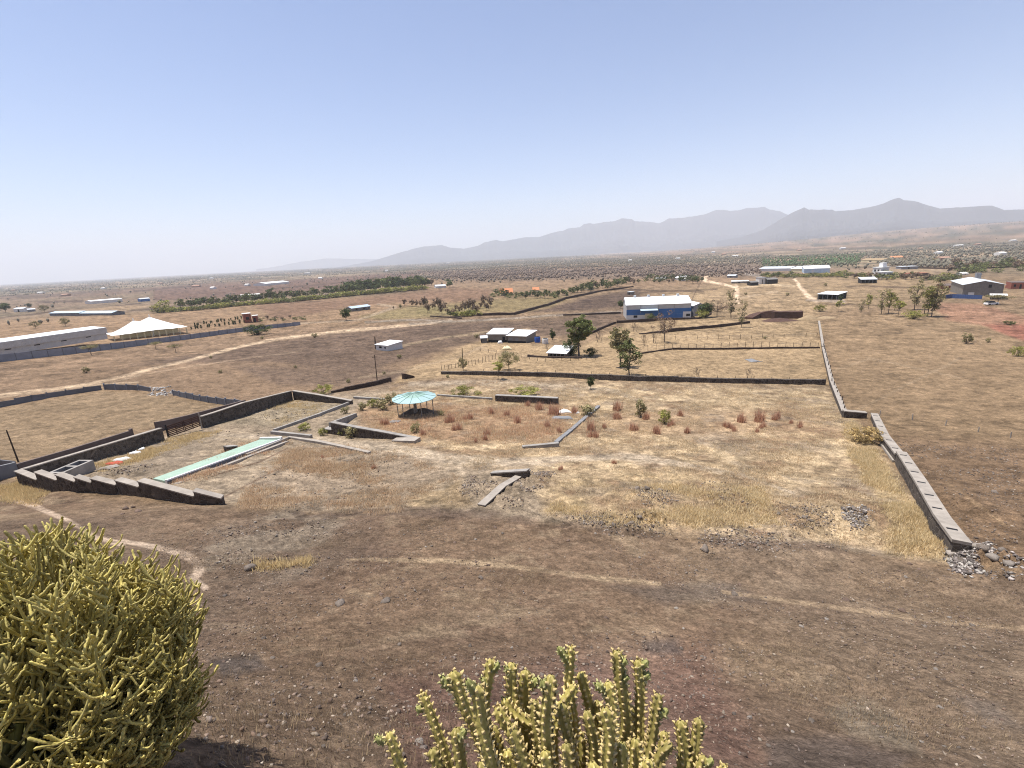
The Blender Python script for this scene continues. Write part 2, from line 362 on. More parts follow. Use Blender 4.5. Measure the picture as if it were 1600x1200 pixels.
    bl(polymask(wu2, wv2, [(1390, 680), (1700, 700), (2000, 760), (1900, 930), (1500, 870)], 18), (.18, .12, .078), .8)
    bl(polymask(U, wv, [(1450, 472), (1530, 475), (1640, 505), (1700, 520), (1560, 512), (1480, 500)], 3), (.32, .185, .125), .9)
    bl(polymask(U, wv, [(1535, 507), (1620, 508), (1760, 540), (1700, 560), (1590, 530)], 3), (.29, .125, .09), .9)
    bl(polymask(wu, wv, [(1060, 462), (1280, 450), (1270, 470), (1100, 478)], 3), (.33, .24, .15), .8)
    # left compound field
    bl(polymask(wu, wv, [(-300, 690), (0, 640), (165, 612), (240, 618), (380, 636), (250, 664), (40, 720), (-300, 800)], 4), (.255, .185, .118), .95)
    # walled plot
    plot = polymask(wu2, wv2, [(20, 745), (260, 680), (458, 620), (560, 612), (700, 596), (1290, 604), (1330, 655), (1370, 700), (1500, 880), (1330, 862), (1080, 835), (850, 815), (620, 800), (360, 790), (280, 775)], 8)
    bl(plot, (.31, .245, .178))
    st = polymask(wu2, wv2, [(560, 640), (640, 606), (950, 600), (1290, 606), (1330, 660), (1375, 710), (1495, 875), (1300, 845), (1040, 830), (850, 800), (830, 740), (700, 720), (620, 690)], 10)
    bl(st, straw, .9)
    bl(st*sst(.0, .4, sm+.4*fine), (.50, .385, .25), .85)
    bl(st*sst(.1, .4, fbm(X/4.5, Y/4.5, 4, 83)), (.30, .235, .175), .7)
    bl(st*sst(.1, .5, -sm+.4*med), (.25, .165, .105), .75)
    bl(polymask(wu2, wv2, [(1330, 650), (1360, 690), (1490, 875), (1380, 860), (1380, 790), (1330, 720)], 9), gold, .8)
    bl(polymask(wu2, wv2, [(860, 760), (1000, 735), (1180, 760), (1200, 820), (1050, 825), (900, 815)], 12)*sst(-.3, .4, sm), gold, .65)
    bl(polymask(wu2, wv2, [(640, 760), (720, 750), (740, 790), (640, 800)], 10), (.30, .215, .12), .6)
    bl(polymask(wu2, wv2, [(560, 640), (640, 625), (830, 640), (900, 650), (860, 690), (700, 690), (560, 665)], 8), (.31, .20, .125), .75)
    bl(polymask(wu2, wv2, [(1000, 640), (1280, 640), (1320, 680), (1000, 680), (900, 665)], 8), (.33, .22, .14), .5)
    bl(polymask(wu2, wv2, [(370, 770), (470, 700), (640, 712), (700, 740), (600, 800), (400, 795)], 10), (.285, .22, .16), .8)
    bl(polymask(wu2, wv2, [(330, 660), (450, 628), (545, 632), (440, 668)], 5), (.26, .215, .155), .8)
    bl(polymask(wu2, wv2, [(150, 740), (260, 690), (330, 680), (300, 720), (230, 745)], 5), (.23, .185, .14), .7)
    # the hillside
    hill = polymask(wu2, wv2, [(-900, 700), (20, 752), (150, 782), (300, 786), (480, 806), (700, 800), (860, 818), (1090, 850), (1300, 858), (1480, 888), (1620, 900), (2400, 1000), (2600, 2600), (-1200, 2600)], 9)
    hill = np.maximum(hill, 1-sst(8, 14, s))
    bl(hill, brown)
    bl(hill*sst(.0, .5, med), (.245, .178, .118), .8)
    bl(hill*sst(.05, .5, -med+.3*sm), (.155, .105, .077), .7)
    bl(hill*sst(.15, .5, sm), (.27, .205, .138), .55)
    bl(hill*sst(.2, .55, fine), (.26, .20, .14), .35); bl(hill*sst(-.1, .3, fbm(X/14, Y/14, 3, 141)), (.165, .122, .092), .55)
    bl(polymask(wu2, wv2, [(330, 830), (480, 790), (560, 830), (520, 890), (380, 920), (300, 900)], 14)*sst(-.3, .3, sm), (.25, .205, .158), .7)
    bl(polymask(wu2, wv2, [(600, 1060), (1100, 1000), (1200, 1200), (640, 1240)], 40), (.185, .108, .088), .65)
    bl(polymask(wu2, wv2, [(1290, 1110), (1350, 1090), (1420, 1130), (1440, 1180), (1330, 1150)], 12), (.23, .195, .15), .6)
    bl(polymask(wu2, wv2, [(1490, 1085), (1560, 1100), (1600, 1140), (1540, 1130)], 12), (.17, .14, .12), .6)
    bl(polymask(wu2, wv2, [(1190, 1150), (1300, 1150), (1420, 1180), (1400, 1210), (1200, 1205)], 12), (.13, .105, .095), .6)
    bl(polymask(wu2, wv2, [(325, 1030), (400, 1020), (420, 1045), (350, 1060)], 8), (.09, .078, .075), .7)
    bl(polymask(wu2, wv2, [(950, 915), (1150, 912), (1190, 940), (1040, 945)], 10), (.115, .095, .082), .6)
    bl(polymask(wu2, wv2, [(1010, 1005), (1060, 1000), (1070, 1025), (1015, 1025)], 8), (.10, .088, .085), .6)
    bl(linemask(wu2, wv2, [(470, 806), (600, 800), (740, 803), (860, 816), (1000, 836), (1180, 852), (1320, 858)], 16)*sst(-.5, .2, sm), (.12, .088, .07), .6)
    # tracks, worn to the pale subsoil
    pale = (.54, .41, .285)
    L = lambda pts, w, c=pale, k=.85: bl(linemask(wu*.5+U*.5, wv*.4+V*.6, pts, w)*(.55+.45*sst(-.5, .1, sm+.6*fine+.3*med)), c, k)
    L([(-300, 668), (0, 617), (90, 607), (150, 597), (220, 581), (300, 562), (360, 545), (430, 530), (520, 519), (620, 510), (680, 504), (705, 500)], 4.5)
    L([(60, 612), (150, 600), (215, 597)], 2.5, k=.6); L([(150, 597), (330, 568), (470, 548)], 1.5, k=.3)
    L([(705, 501), (640, 500), (570, 503)], 3, (.27, .23, .19)); L([(640, 506), (760, 500), (860, 493), (970, 487)], 3, (.29, .245, .20))
    L([(590, 475), (620, 480), (560, 500), (470, 505)], 3, (.33, .26, .19), .7)
    L([(625, 540), (700, 527), (770, 518), (830, 514)], 3, (.34, .26, .17), .7)
    L([(-60, 756, 16), (0, 770, 14), (50, 789, 9), (110, 815, 7), (150, 840, 8), (190, 850, 9)], 11, (.52, .40, .305), 1.)
    L([(190, 845, 6), (260, 858, 10), (300, 872, 14), (312, 890, 15), (300, 905, 12), (320, 918, 10)], 11, (.50, .39, .30), 1.)
    L([(540, 873, 4), (620, 875, 7), (700, 876, 8), (760, 881, 8), (860, 893, 8), (950, 905, 10), (1030, 912, 7)], 8, (.38, .285, .19), .85)
    L([(1130, 925, 6), (1250, 942, 8), (1400, 962, 9), (1500, 974, 9), (1700, 990, 8)], 8, (.33, .245, .165), .8)
    L([(310, 682, 10), (450, 682, 9), (520, 690, 10), (620, 702, 16), (700, 716, 18), (800, 722, 14), (870, 718, 10), (960, 713, 12), (1010, 716, 12), (1080, 727, 6), (1160, 742, 5), (1240, 770, 5)], 10, (.40, .325, .245), .9)
    L([(715, 718, 10), (722, 740, 9), (690, 760, 12), (640, 768, 5)], 8, (.40, .32, .235), .8)
    L([(560, 700), (700, 712), (860, 728)], 3, (.44, .36, .27), .7)
    L([(230, 690), (320, 680), (420, 690)], 3, (.36, .28, .19), .6)
    L([(640, 600, 8), (800, 596, 6), (960, 612, 9), (1000, 625, 6)], 8, (.40, .325, .245), .75)
    L([(1110, 418, 3), (1105, 430, 5), (1101, 438, 5)], 4, (.66, .50, .36), 1.); L([(1100, 439, 3), (1130, 444, 3), (1148, 449, 3.5)], 3, (.66, .50, .36), 1.)
    L([(1150, 449, 9), (1151, 460, 8), (1152, 472, 6)], 8, (.66, .50, .36), 1.); L([(1241, 434, 4), (1250, 449, 6), (1262, 462, 7), (1275, 470, 7)], 6, (.66, .50, .36), 1.)
    L([(1262, 469), (1320, 471)], 4, (.33, .27, .22)); L([(1160, 450), (1195, 445), (1240, 447)], 3, (.48, .37, .25)); L([(1155, 466), (1190, 460), (1215, 455)], 2, (.42, .32, .22))
    L([(1180, 420), (1165, 427), (1190, 432)], 5, (.36, .31, .27), .8); L([(1380, 500), (1440, 497), (1480, 492)], 3, (.36, .26, .17), .5)
    L([(1520, 480), (1560, 495), (1580, 510)], 3, (.36, .22, .15), .7); L([(1480, 755), (1530, 790), (1570, 820)], 5, (.30, .21, .13), .6)
    L([(560, 590), (640, 578), (700, 562), (760, 540)], 3, (.33, .25, .17), .6)
    L([(-60, 628), (60, 614), (150, 602), (220, 586)], 2, (.40, .31, .22), .6); L([(820, 720), (960, 716), (1080, 731), (1160, 747)], 2.2, (.46, .37, .27), .7); L([(400, 690), (520, 700), (700, 722)], 2, (.22, .17, .13), .5); L([(1340, 640), (1420, 600), (1500, 560)], 3, (.33, .25, .17), .5); L([(1300, 580), (1360, 560), (1500, 590)], 3, (.35, .265, .18), .4)
    # low dark bunds and rubble lines
    dk = (.065, .045, .037)
    for p, w_ in [([(870, 492), (930, 489), (970, 489)], 2), ([(1000, 457), (1060, 455), (1120, 452)], 2), ([(960, 452), (1100, 456)], 1.6), ([(180, 478), (220, 474)], 2),
                  ([(0, 497), (60, 490), (85, 486)], 2), ([(200, 486), (260, 480), (300, 477)], 1.6), ([(500, 471), (300, 478)], 1.2),
                  ([(60, 472), (130, 470)], 3), ([(420, 452), (520, 443), (600, 432)], 1.4), ([(210, 455), (300, 447)], 2), ([(1400, 417), (1500, 420), (1560, 418), (1640, 410)], 1.6),
                  ([(1320, 447), (1470, 450)], 1.4), ([(1290, 475), (1450, 478)], 1.2), ([(1100, 430), (1080, 470)], 1)]:
        bl(linemask(U, wv*.5+V*.5, p, w_), dk, .7)
    for p in [([(340, 782), (430, 735), (520, 700)]), ([(330, 744), (405, 722), (450, 700)])]:
        bl(linemask(U, V, p, 1.6), (.11, .06, .04), .7)
    bl(plot*sst(.25, .5, fbm(X/2.3, Y/2.3, 4, 131)), (.24, .195, .155), .45)
    # grain
    lum = 1+.16*med+.13*big+.20*sm*(1-.3*far)+.12*fine*(1-sst(60, 160, D))
    streak = fbm(X/7, Y/5, 5, 151, .62)*sst(28, 45, s)*(1-sst(300, 500, D))
    lum = lum+.15*streak
    dots = fbm(X/.75, Y/.75, 2, 171); mid_ = sst(14, 22, s)*(1-sst(220, 420, D))
    lum = lum*(1-.30*mid_*sst(.18, .42, dots))*(1+.22*mid_*sst(.2, .45, -dots))
    d3 = fbm(X/3.2, Y/3.2, 3, 181); m3 = sst(90, 160, D)*(1-sst(1200, 2500, D)); lum = lum*(1-.35*m3*sst(.1, .4, d3))*(1+.2*m3*sst(.12, .4, -d3))
    C *= np.clip(lum, .4, 1.7)[:, None]*np.array([.85, .83, .78])
    me = npmesh('ground', np.stack([X, Y, Z], 1), q, ground_mat(), smooth=True, attr=C)
    tag(link('ground', me), 'dry brown hillside, walled plot and fields reaching to the horizon', None, kind='structure')
def ground_mat():
    m = bpy.data.materials.new('ground_soil'); m.use_nodes = True; n = m.node_tree; b = n.nodes['Principled BSDF']
    b.inputs['Roughness'].default_value = 1; b.inputs['Specular IOR Level'].default_value = .1
    N = n.nodes.new; Lk = n.links.new
    at_ = N('ShaderNodeAttribute'); at_.attribute_name = 'tone'; tc = N('ShaderNodeTexCoord')
    def nz(sc, det=6, ro=.6):
        k = N('ShaderNodeTexNoise'); k.inputs['Scale'].default_value = sc; k.inputs['Detail'].default_value = det; k.inputs['Roughness'].default_value = ro
        Lk(tc.outputs['Object'], k.inputs['Vector']); return k.outputs[0]
    def mrange(i, a, b_, c, d):
        k = N('ShaderNodeMapRange'); Lk(i, k.inputs[0])
        for j, x in enumerate((a, b_, c, d)): k.inputs[j+1].default_value = x
        return k.outputs[0]
    def mul(a, b_):
        k = N('ShaderNodeMath'); k.operation = 'MULTIPLY'; Lk(a, k.inputs[0]); Lk(b_, k.inputs[1]); return k.outputs[0]
    f1 = mrange(nz(14, 9, .8), .36, .64, .5, 1.45); f2 = mrange(nz(1.7, 7, .75), .36, .64, .72, 1.26); f4 = mrange(nz(30, 3, .6), .58, .70, 1, .68); f5 = mrange(nz(4.6, 5, .7), .34, .66, .66, 1.34); f6 = mrange(nz(7.5, 3, .55), .62, .70, 1, .72)
    fac = mul(mul(mul(f1, f2), f4), mul(f5, f6))
    vm = N('ShaderNodeVectorMath'); vm.operation = 'SCALE'; Lk(at_.outputs['Color'], vm.inputs[0]); Lk(fac, vm.inputs['Scale'])
    # gravel flecks, pale and dark, in drifts
    vo = N('ShaderNodeTexVoronoi'); vo.inputs['Scale'].default_value = 11; Lk(tc.outputs['Object'], vo.inputs['Vector'])
    sp = N('ShaderNodeSeparateColor'); Lk(vo.outputs['Color'], sp.inputs[0])
    dist = mrange(vo.outputs['Distance'], .18, .30, 1, 0)
    pick = mrange(sp.outputs[0], .80, .84, 0, 1); drift = mrange(nz(.8, 4), .42, .58, 0, 1)
    mk = mul(mul(dist, pick), drift)
    mx = N('ShaderNodeMix'); mx.data_type = 'RGBA'; Lk(mk, mx.inputs['Factor']); Lk(vm.outputs[0], mx.inputs['A'])
    cr = N('ShaderNodeMix'); cr.data_type = 'RGBA'; cr.inputs['A'].default_value = (.10, .075, .06, 1); cr.inputs['B'].default_value = (.34, .28, .22, 1); Lk(sp.outputs[1], cr.inputs['Factor'])
    Lk(cr.outputs['Result'], mx.inputs['B']); Lk(mx.outputs['Result'], b.inputs['Base Color'])
    ad = N('ShaderNodeMath'); ad.operation = 'MULTIPLY_ADD'; Lk(mk, ad.inputs[0]); ad.inputs[1].default_value = .5; Lk(nz(14, 8, .7), ad.inputs[2])
    bp = N('ShaderNodeBump'); bp.inputs['Distance'].default_value = .12; bp.inputs['Strength'].default_value = .8; Lk(ad.outputs[0], bp.inputs['Height']); Lk(bp.outputs[0], b.inputs['Normal'])
    return m
build_ground()

# ------------------------------------------------------------------ mountains
def mountain(name, label, sky_pts, r0_, front, back, col, seed, rug=1.):
    us = np.array([p[0] for p in sky_pts], float); vs = np.array([p[1] for p in sky_pts], float)
    D = cf[None]+cR[None]*((us-800)/F)[:, None]+cU[None]*((600-vs)/F)[:, None]
    az = np.arctan2(D[:, 0], D[:, 1]); el = D[:, 2]/np.hypot(D[:, 0], D[:, 1])
    a = np.linspace(az[0], az[-1], 700); e = np.interp(a, az, el)
    e = e+(.0006*fbm(a*180, a*0, 4, seed))*rug
    t = np.concatenate([np.linspace(-1, 0, 90)**1, np.linspace(0, 1, 24)[1:]])
    A, Tt = np.meshgrid(a, t); E = np.tile(e, (len(t), 1))
    R = r0_+np.where(Tt < 0, Tt*front, Tt*back)
    X = R*np.sin(A); Y = R*np.cos(A); base = TB(X, Y)-25
    crest = 30+E*r0_
    g = fbm(A*60, Tt*2.2, 5, seed+3); g2 = 1-np.abs(fbm(X/900+g*.6, Y/900, 5, seed+9))*2; g = .5*g+.7*fbm(X/420, Y/420, 4, seed+13)
    prof = np.where(Tt < 0, .62*(1+Tt)**1.6+.38*sst(-.22, 0, Tt), (1-Tt)**1.5)
    edge = np.clip(-Tt*5, 0, 1)*np.clip((1+Tt)*4, 0, 1)
    prof = prof+edge*(.16*g+.16*(g2-.5))*(.4+prof)
    prof = np.clip(prof, 0, 1)
    Z = base+(crest-base)*prof
    nr, nc = A.shape; i = np.arange(nr-1)[:, None]*nc; j = np.arange(nc-1)[None]
    q = np.stack([i+j, i+nc+j, i+nc+j+1, i+j+1], -1).reshape(-1, 4)[:, ::-1]
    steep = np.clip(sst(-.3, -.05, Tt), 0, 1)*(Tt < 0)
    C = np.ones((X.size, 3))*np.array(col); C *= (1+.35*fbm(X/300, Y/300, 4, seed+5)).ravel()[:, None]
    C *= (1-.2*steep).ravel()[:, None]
    me = npmesh(name, np.stack([X, Y, Z], -1).reshape(-1, 3), q, M['hillrock'], smooth=True, attr=C)
    o = link(name, me); tag(o, label, kind='structure')
M['hillrock'] = mat('mountain_rock', (1, 1, 1), var=.15, scale=.004, attr='tone')
mountain('mountain_range', 'long hazy blue ridge of flat-topped peaks behind the plain',
 [(520, 419), (560, 412), (585, 407), (600, 402), (641, 390), (662, 385), (691, 383), (703, 387), (725, 388.5), (747, 384), (756, 379), (775, 375), (787, 377), (819, 371), (844, 370), (862, 364),
  (881, 360), (887, 357), (906, 355), (912, 350), (922, 348.5), (928, 350), (944, 347), (959, 345.6), (972, 341), (987, 342.5), (992, 345.6), (1006, 346), (1031, 348.7), (1037, 346),
  (1044, 341.6), (1069, 340), (1100, 335), (1119, 328), (1131, 328), (1141, 330), (1156, 328), (1166, 325), (1181, 324.5), (1194, 323), (1203, 327.5), (1219, 330), (1229, 335), (1260, 345), (1330, 355), (1420, 362)],
 11000, 3200, 2500, (.03, .031, .033), 300)
mountain('hill_range', 'nearer grey hills with a pointed summit at the right',
 [(1120, 377), (1160, 370), (1194, 358), (1212, 347), (1229, 337), (1241, 330.6), (1256, 324), (1264, 327.5), (1300, 327.5), (1306, 330), (1334, 328), (1366, 322), (1381, 317.5), (1397, 311), (1405, 309),
  (1412, 312.5), (1428, 314), (1444, 319), (1469, 326), (1500, 324), (1531, 322), (1550, 321), (1569, 328), (1600, 327.5), (1660, 330), (1760, 322), (1900, 335)],
 8200, 3000, 2500, (.034, .033, .033), 400)
mountain('far_mountains', 'very faint hills fading into the haze at the left end of the ridge',
 [(400, 421), (440, 415), (470, 409), (510, 403.5), (550, 404.5), (590, 405), (640, 408), (700, 410)], 15500, 2000, 2000, (.08, .07, .065), 500)
# the haze: one closed box of even air round everything
hm = bpy.data.materials.new('haze_air'); hm.use_nodes = True; hn = hm.node_tree
hn.nodes.remove(hn.nodes['Principled BSDF']); pv = hn.nodes.new('ShaderNodeVolumePrincipled')
pv.inputs['Color'].default_value = (.87, .90, .95, 1); pv.inputs['Density'].default_value = HAZE; pv.inputs['Anisotropy'].default_value = 0.0
hn.links.new(pv.outputs[0], hn.nodes['Material Output'].inputs['Volume'])
hb = MB().box(-20500, 20500, -20500, 20500, -16, 900).build('haze', hm); tag(hb, 'thin pale haze over the whole plain', kind='stuff')
# ------------------------------------------------------------------ walls
def resample(st, step):
    out = []
    for a, b in zip(st[:-1], st[1:]):
        P, Q = at(a[0], a[1]), at(b[0], b[1]); n = max(1, int(np.linalg.norm(Q-P)/step))
        ta, tb = P[2]+htop(P, a[2]), Q[2]+htop(Q, b[2])
        for k in range(n+(b is st[-1])):
            t = k/n; X = P+(Q-P)*t; out.append((X[0], X[1], ta+(tb-ta)*t))
    return np.array(out)
def strip(mb, p, th, zb, zt, off=0.):
    """upright slab along points p; th thickness away from the camera; zb,zt arrays"""
    d = np.gradient(p[:, :2], axis=0); d /= np.linalg.norm(d, axis=1)[:, None]+1e-9
    n = np.stack([-d[:, 1], d[:, 0]], 1); mid = len(p)//2
    if n[mid]@(p[mid, :2]-CAM[:2]) < 0: n = -n
    a = p[:, :2]-n*off; b = p[:, :2]+n*(th+off); N = len(p); base = len(mb.v)
    for i in range(N): mb.v += [(a[i, 0], a[i, 1], zb[i]), (a[i, 0], a[i, 1], zt[i]), (b[i, 0], b[i, 1], zt[i]), (b[i, 0], b[i, 1], zb[i])]
    for i in range(N-1):
        k = base+4*i
        for j in range(4): mb.f.append((k+j, k+(j+1) % 4, k+4+(j+1) % 4, k+4+j))
    mb.f.append((base, base+3, base+2, base+1)); k = base+4*(N-1); mb.f.append((k, k+1, k+2, k+3))
def wall(name, label, segs, th, m, cap=None, jit=.0, step=1.5, cat='wall', group=None, caph=.09, over=.05):
    mb = MB(); cb = MB(); first = None
    for st in segs:
        p = resample(st, step); g = TF(p[:, 0], p[:, 1])
        if first is None: first = (p[0, 0], p[0, 1], g[0])
        zt = np.maximum(p[:, 2], g+.12)+jit*rng.uniform(-1, .6, len(p)); zb = g-.6
        if cap: zt = zt-caph; strip(cb, p, th, zt+.004, zt+caph, over)
        strip(mb, p, th, zb, zt)
    if not cap:
        o = mb.build(name, m); o.data.transform(Matrix.Translation(-Vector(first))); o.location = first
        return tag(o, label, cat, group)
    r = empty(name, first, label, cat, group)
    for q, nm, mm in ((mb, 'masonry', m), (cb, 'coping', cap)):
        o = q.build(nm, mm, r); o.data.transform(Matrix.Translation(-Vector(first)))
    return r
def panel_fence(name, label, st, pw, m, pm, th=.08, group=None):
    p = resample(st, pw); g = TF(p[:, 0], p[:, 1]); r = empty(name, (p[0, 0], p[0, 1], g[0]), label, 'fence', group); O = Vector(r.location)
    for i in range(len(p)-1):
        d = p[i+1, :2]-p[i, :2]; L = np.linalg.norm(d); d = d/L; n = np.array([-d[1], d[0]])
        t0 = p[i, 2]+rng.uniform(-.12, .08); t1 = p[i+1, 2]+rng.uniform(-.12, .08)
        a = p[i, :2]+d*.07; b = p[i+1, :2]-d*.07; mb = MB()
        q = []
        for zz in ((g[i]-.4, g[i+1]-.4), (t0, t1)):
            q += [(*a, zz[0]), (*b, zz[1]), (*(b+n*th), zz[1]), (*(a+n*th), zz[0])]
        mb.hexa([tuple(Vector(x)-O) for x in q]).build('panel', m, r)
        c = p[i, :2]; z0, z1 = g[i]-.4, p[i, 2]+.12; w_ = .08
        mb = MB(); q = []
        for zz in (z0, z1):
            q += [(*(c-d*w_-n*.06), zz), (*(c+d*w_-n*.06), zz), (*(c+d*w_+n*.14), zz), (*(c-d*w_+n*.14), zz)]
        mb.hexa([tuple(Vector(x)-O) for x in q]).build('post', pm, r)
    return r
def post_fence(name, label, st, n, hpx, m, wire=True, r_=.05):
    P = []; us = np.linspace(0, 1, n); seg = np.array(st, float); c = np.r_[0, np.cumsum(np.hypot(*np.diff(seg[:, :2], axis=0).T))]; c /= c[-1]
    for t in us: P.append(at(np.interp(t, c, seg[:, 0]), np.interp(t, c, seg[:, 1])))
    r = empty(name, P[0], label, 'fence'); O = P[0]; tops = []
    for q in P:
        h = hpx/ppm(q)/math.cos(.25)*rng.uniform(.8, 1.15); ln = rng.normal(0, .06, 2)*h; a = q-O; rr = max(r_, .35/ppm(q))
        MB().tube([(a[0], a[1], a[2]-.3), (a[0]+ln[0], a[1]+ln[1], a[2]+h)], [rr, rr*.8], 5).build('post', m, r); tops.append(Vector((a[0]+ln[0], a[1]+ln[1], a[2]+h*.8)))
    if wire:
        mb = MB()
        for k in (1., .55):
            mb.tube([Vector((t[0], t[1], (Vector(q-O)[2])*(1-k)+t[2]*k)) for t, q in zip(tops, P)], .008, 4)
        mb.build('wire', M['metal'], r)
    return r
wall('boundary_wall', 'long stone boundary wall with pale slotted concrete coping ending in rubble at the right', [[(1360, 654, 645), (1375, 692, 679), (1397, 722, 708)], [(1398, 723, 704), (1425, 775, 749), (1455, 832, 803), (1484, 873, 843)]], .5, M['stone'], M['coping'], caph=.14)
_r = [o for o in bpy.data.objects if o.name == 'boundary_wall'][0]
def slots(root, st, n):
    p = resample(st, .25)
    for k in range(n):
        i = int((k+.6)/n*(len(p)-2)); d = p[i+1]-p[i]; d[2] = 0; d /= np.linalg.norm(d); nn = np.array([-d[1], d[0], 0])
        if nn@(p[i]-CAM) < 0: nn = -nn
        c = p[i].copy(); q = []
        for zz in (-.02, .008):
            for s1, s2 in ((-.09, .04), (.09, .04), (.09, .40), (-.09, .40)):
                x = c+d*s1+nn*s2; q.append(tuple(Vector((x[0], x[1], p[i, 2]+zz))-Vector(root.location)))
        MB().hexa(q).build('coping_slot', M['dark'], root)
slots(_r, [(1360, 654, 645), (1375, 692, 679), (1397, 722, 708)], 6); slots(_r, [(1398, 723, 704), (1425, 775, 749), (1455, 832, 803), (1484, 873, 843)], 7)
wall('cross_wall', 'short dark stone wall with pale top joining the fence line to the slotted boundary wall', [[(1318, 653, 642), (1354, 654, 645)]], .5, M['stone'], M['coping'])
wall('kerb_strip', 'pale concrete kerb lying at the foot of the slotted boundary wall', [[(1374, 694, 691), (1394, 722, 719)]], .3, M['coping'], cat='kerb')
wall('boundary_wall', 'low narrow stone wall running away uphill beside a row of slanting posts', [[(1315, 650, 642), (1296, 602, 594), (1290, 575, 568), (1284, 548, 542)], [(1284, 546, 541), (1278, 505, 501)]], .4, M['stone'], M['coping'], caph=.07)
post_fence('post_fence', 'row of slanting concrete posts on the low wall running away beside the plot', [(1319, 646), (1299, 600), (1292, 573), (1286, 545)], 17, 14, M['darkwood'], r_=.07)
wall('boundary_wall', 'very long dark stone wall across the far side of the walled plot', [[(689, 585, 580.5), (766, 587, 580.5), (860, 589, 582.5), (955, 594.5, 586)], [(955, 594.5, 586.5), (1000, 596, 588), (1060, 597, 588.5)], [(1060, 597, 589.5), (1150, 599, 591.5), (1290, 601.5, 593.5)]], .45, M['stone'], jit=.07)
post_fence('post_fence', 'thin stakes standing along the long dark wall at the back of the plot', [(700, 581.5), (860, 583.5), (1000, 589), (1290, 594.5)], 22, 5, M['darkwood'], wire=False)
# left enclosure
wall('boundary_wall', 'dark stone wall with thin pale coping left of the slatted gate', [[(46, 750, 732), (143, 722, 703), (200, 706, 686), (258, 688, 668.5)]], .35, M['stone'], M['coping'])
wall('boundary_wall', 'dark stone wall with pale coping climbing from the slatted gate to the far corner', [[(319, 669, 650.5), (343, 661, 643), (385, 650, 629), (458, 625, 610.5)]], .35, M['stone'], M['coping'])
wall('boundary_wall', 'grey stone wall turning right from the far corner of the left enclosure', [[(459, 625, 610.5), (500, 628.5, 617), (549, 632, 626)]], .35, M['stone'], M['coping'])
_st = [((30, 757, 735.5), (62, 765, 749)), ((63, 765, 737), (94, 768, 749.5)), ((95, 768, 741), (122, 769, 752)), ((123, 769, 745), (147, 770, 753.5)), ((148, 770, 747), (185, 773, 757)),
       ((186, 773, 749.5), (221, 777, 760)), ((222, 777, 751), (306, 789, 774.5)), ((307, 789, 767), (348, 789, 778))]
wall('stepped_wall', 'stepped dark stone wall with sloping pale coping slabs at the foot of the hillside', [[list(a), list(b)] for a, b in _st], .33, M['stone'], M['coping'], caph=.08)
wall('outer_wall', 'brown rendered wall just behind the dark wall left of the slatted gate', [[(32, 740, 725), (117, 717, 701), (208, 689, 673)], [(208, 689, 671), (212, 688, 669)]], .25, M['brownwall'])
wall('outer_wall', 'brown rendered wall behind the slatted gate and running to the precast fence', [[(247, 675, 659.5), (262, 671, 657), (300, 661, 648), (386, 636, 625)]], .25, M['brownwall'])
wall('outer_wall', 'grey rendered wall leaving the picture at the left beside the stepped wall', [[(-80, 775, 750), (0, 751, 730), (31, 741, 722.5)]], .25, M['greyconc'])
panel_fence('precast_fence', 'short dark panel fence beside the leaning pole at the left', [(-60, 724, 712), (0, 729, 717), (27, 733, 722)], 2.2, M['panelgrey'], M['panelgrey'])
panel_fence('precast_fence', 'worn grey panel fence along the near side of the left dirt track', [(-70, 655, 646), (0, 637, 628), (75, 622, 614), (160, 609, 601)], 2.3, M['panelgrey'], M['panelgrey'])
panel_fence('precast_fence', 'grey panel fence at the top corner of the left field before the white rubble', [(164, 609, 600), (217, 610, 601.5), (236, 612, 605)], 2.1, M['panelgrey'], M['bluegrey'])
panel_fence('precast_fence', 'grey panel fence running down right from the white rubble', [(271, 618, 610), (325, 629, 620), (384, 637, 626)], 2.1, M['panelgrey'], M['bluegrey'])
panel_fence('precast_fence', 'long blue-grey panel fence in front of the grey warehouse and white tent', [(-90, 580, 566), (0, 566, 554.5), (100, 555, 544), (175, 546, 536.5), (250, 536, 528), (382, 518, 511.5), (470, 508, 502.5)], 3.3, M['bluegrey'], M['panelgrey'], th=.12)
# slatted gate
g = Fr((262, 684), (317, 671)); gr = g.root('slatted_gate', 'dark brown slatted gate set in the left stone wall', 'gate'); gh = htop(g.P, 666.5)
for x in (0.02, g.L-.12): MB().box(x, x+.1, -.05, .05, -.3, gh+.15).build('gate_post', M['coping'] if x > 1 else M['dark'], gr)
for half in (0, 1):
    mb = MB(); x0 = .15+half*(g.L/2-.12); x1 = x0+g.L/2-.2
    for k in range(7): z = .05+k*gh/7; mb.box(x0, x1, -.03-.02*half, .0-.02*half, z, z+gh/7*.62)
    for xx in (x0, x1-.06, (x0+x1)/2): mb.box(xx, xx+.06, .003, .05, 0, gh)
    mb.build('gate_leaf', M['brownpanel'], gr)
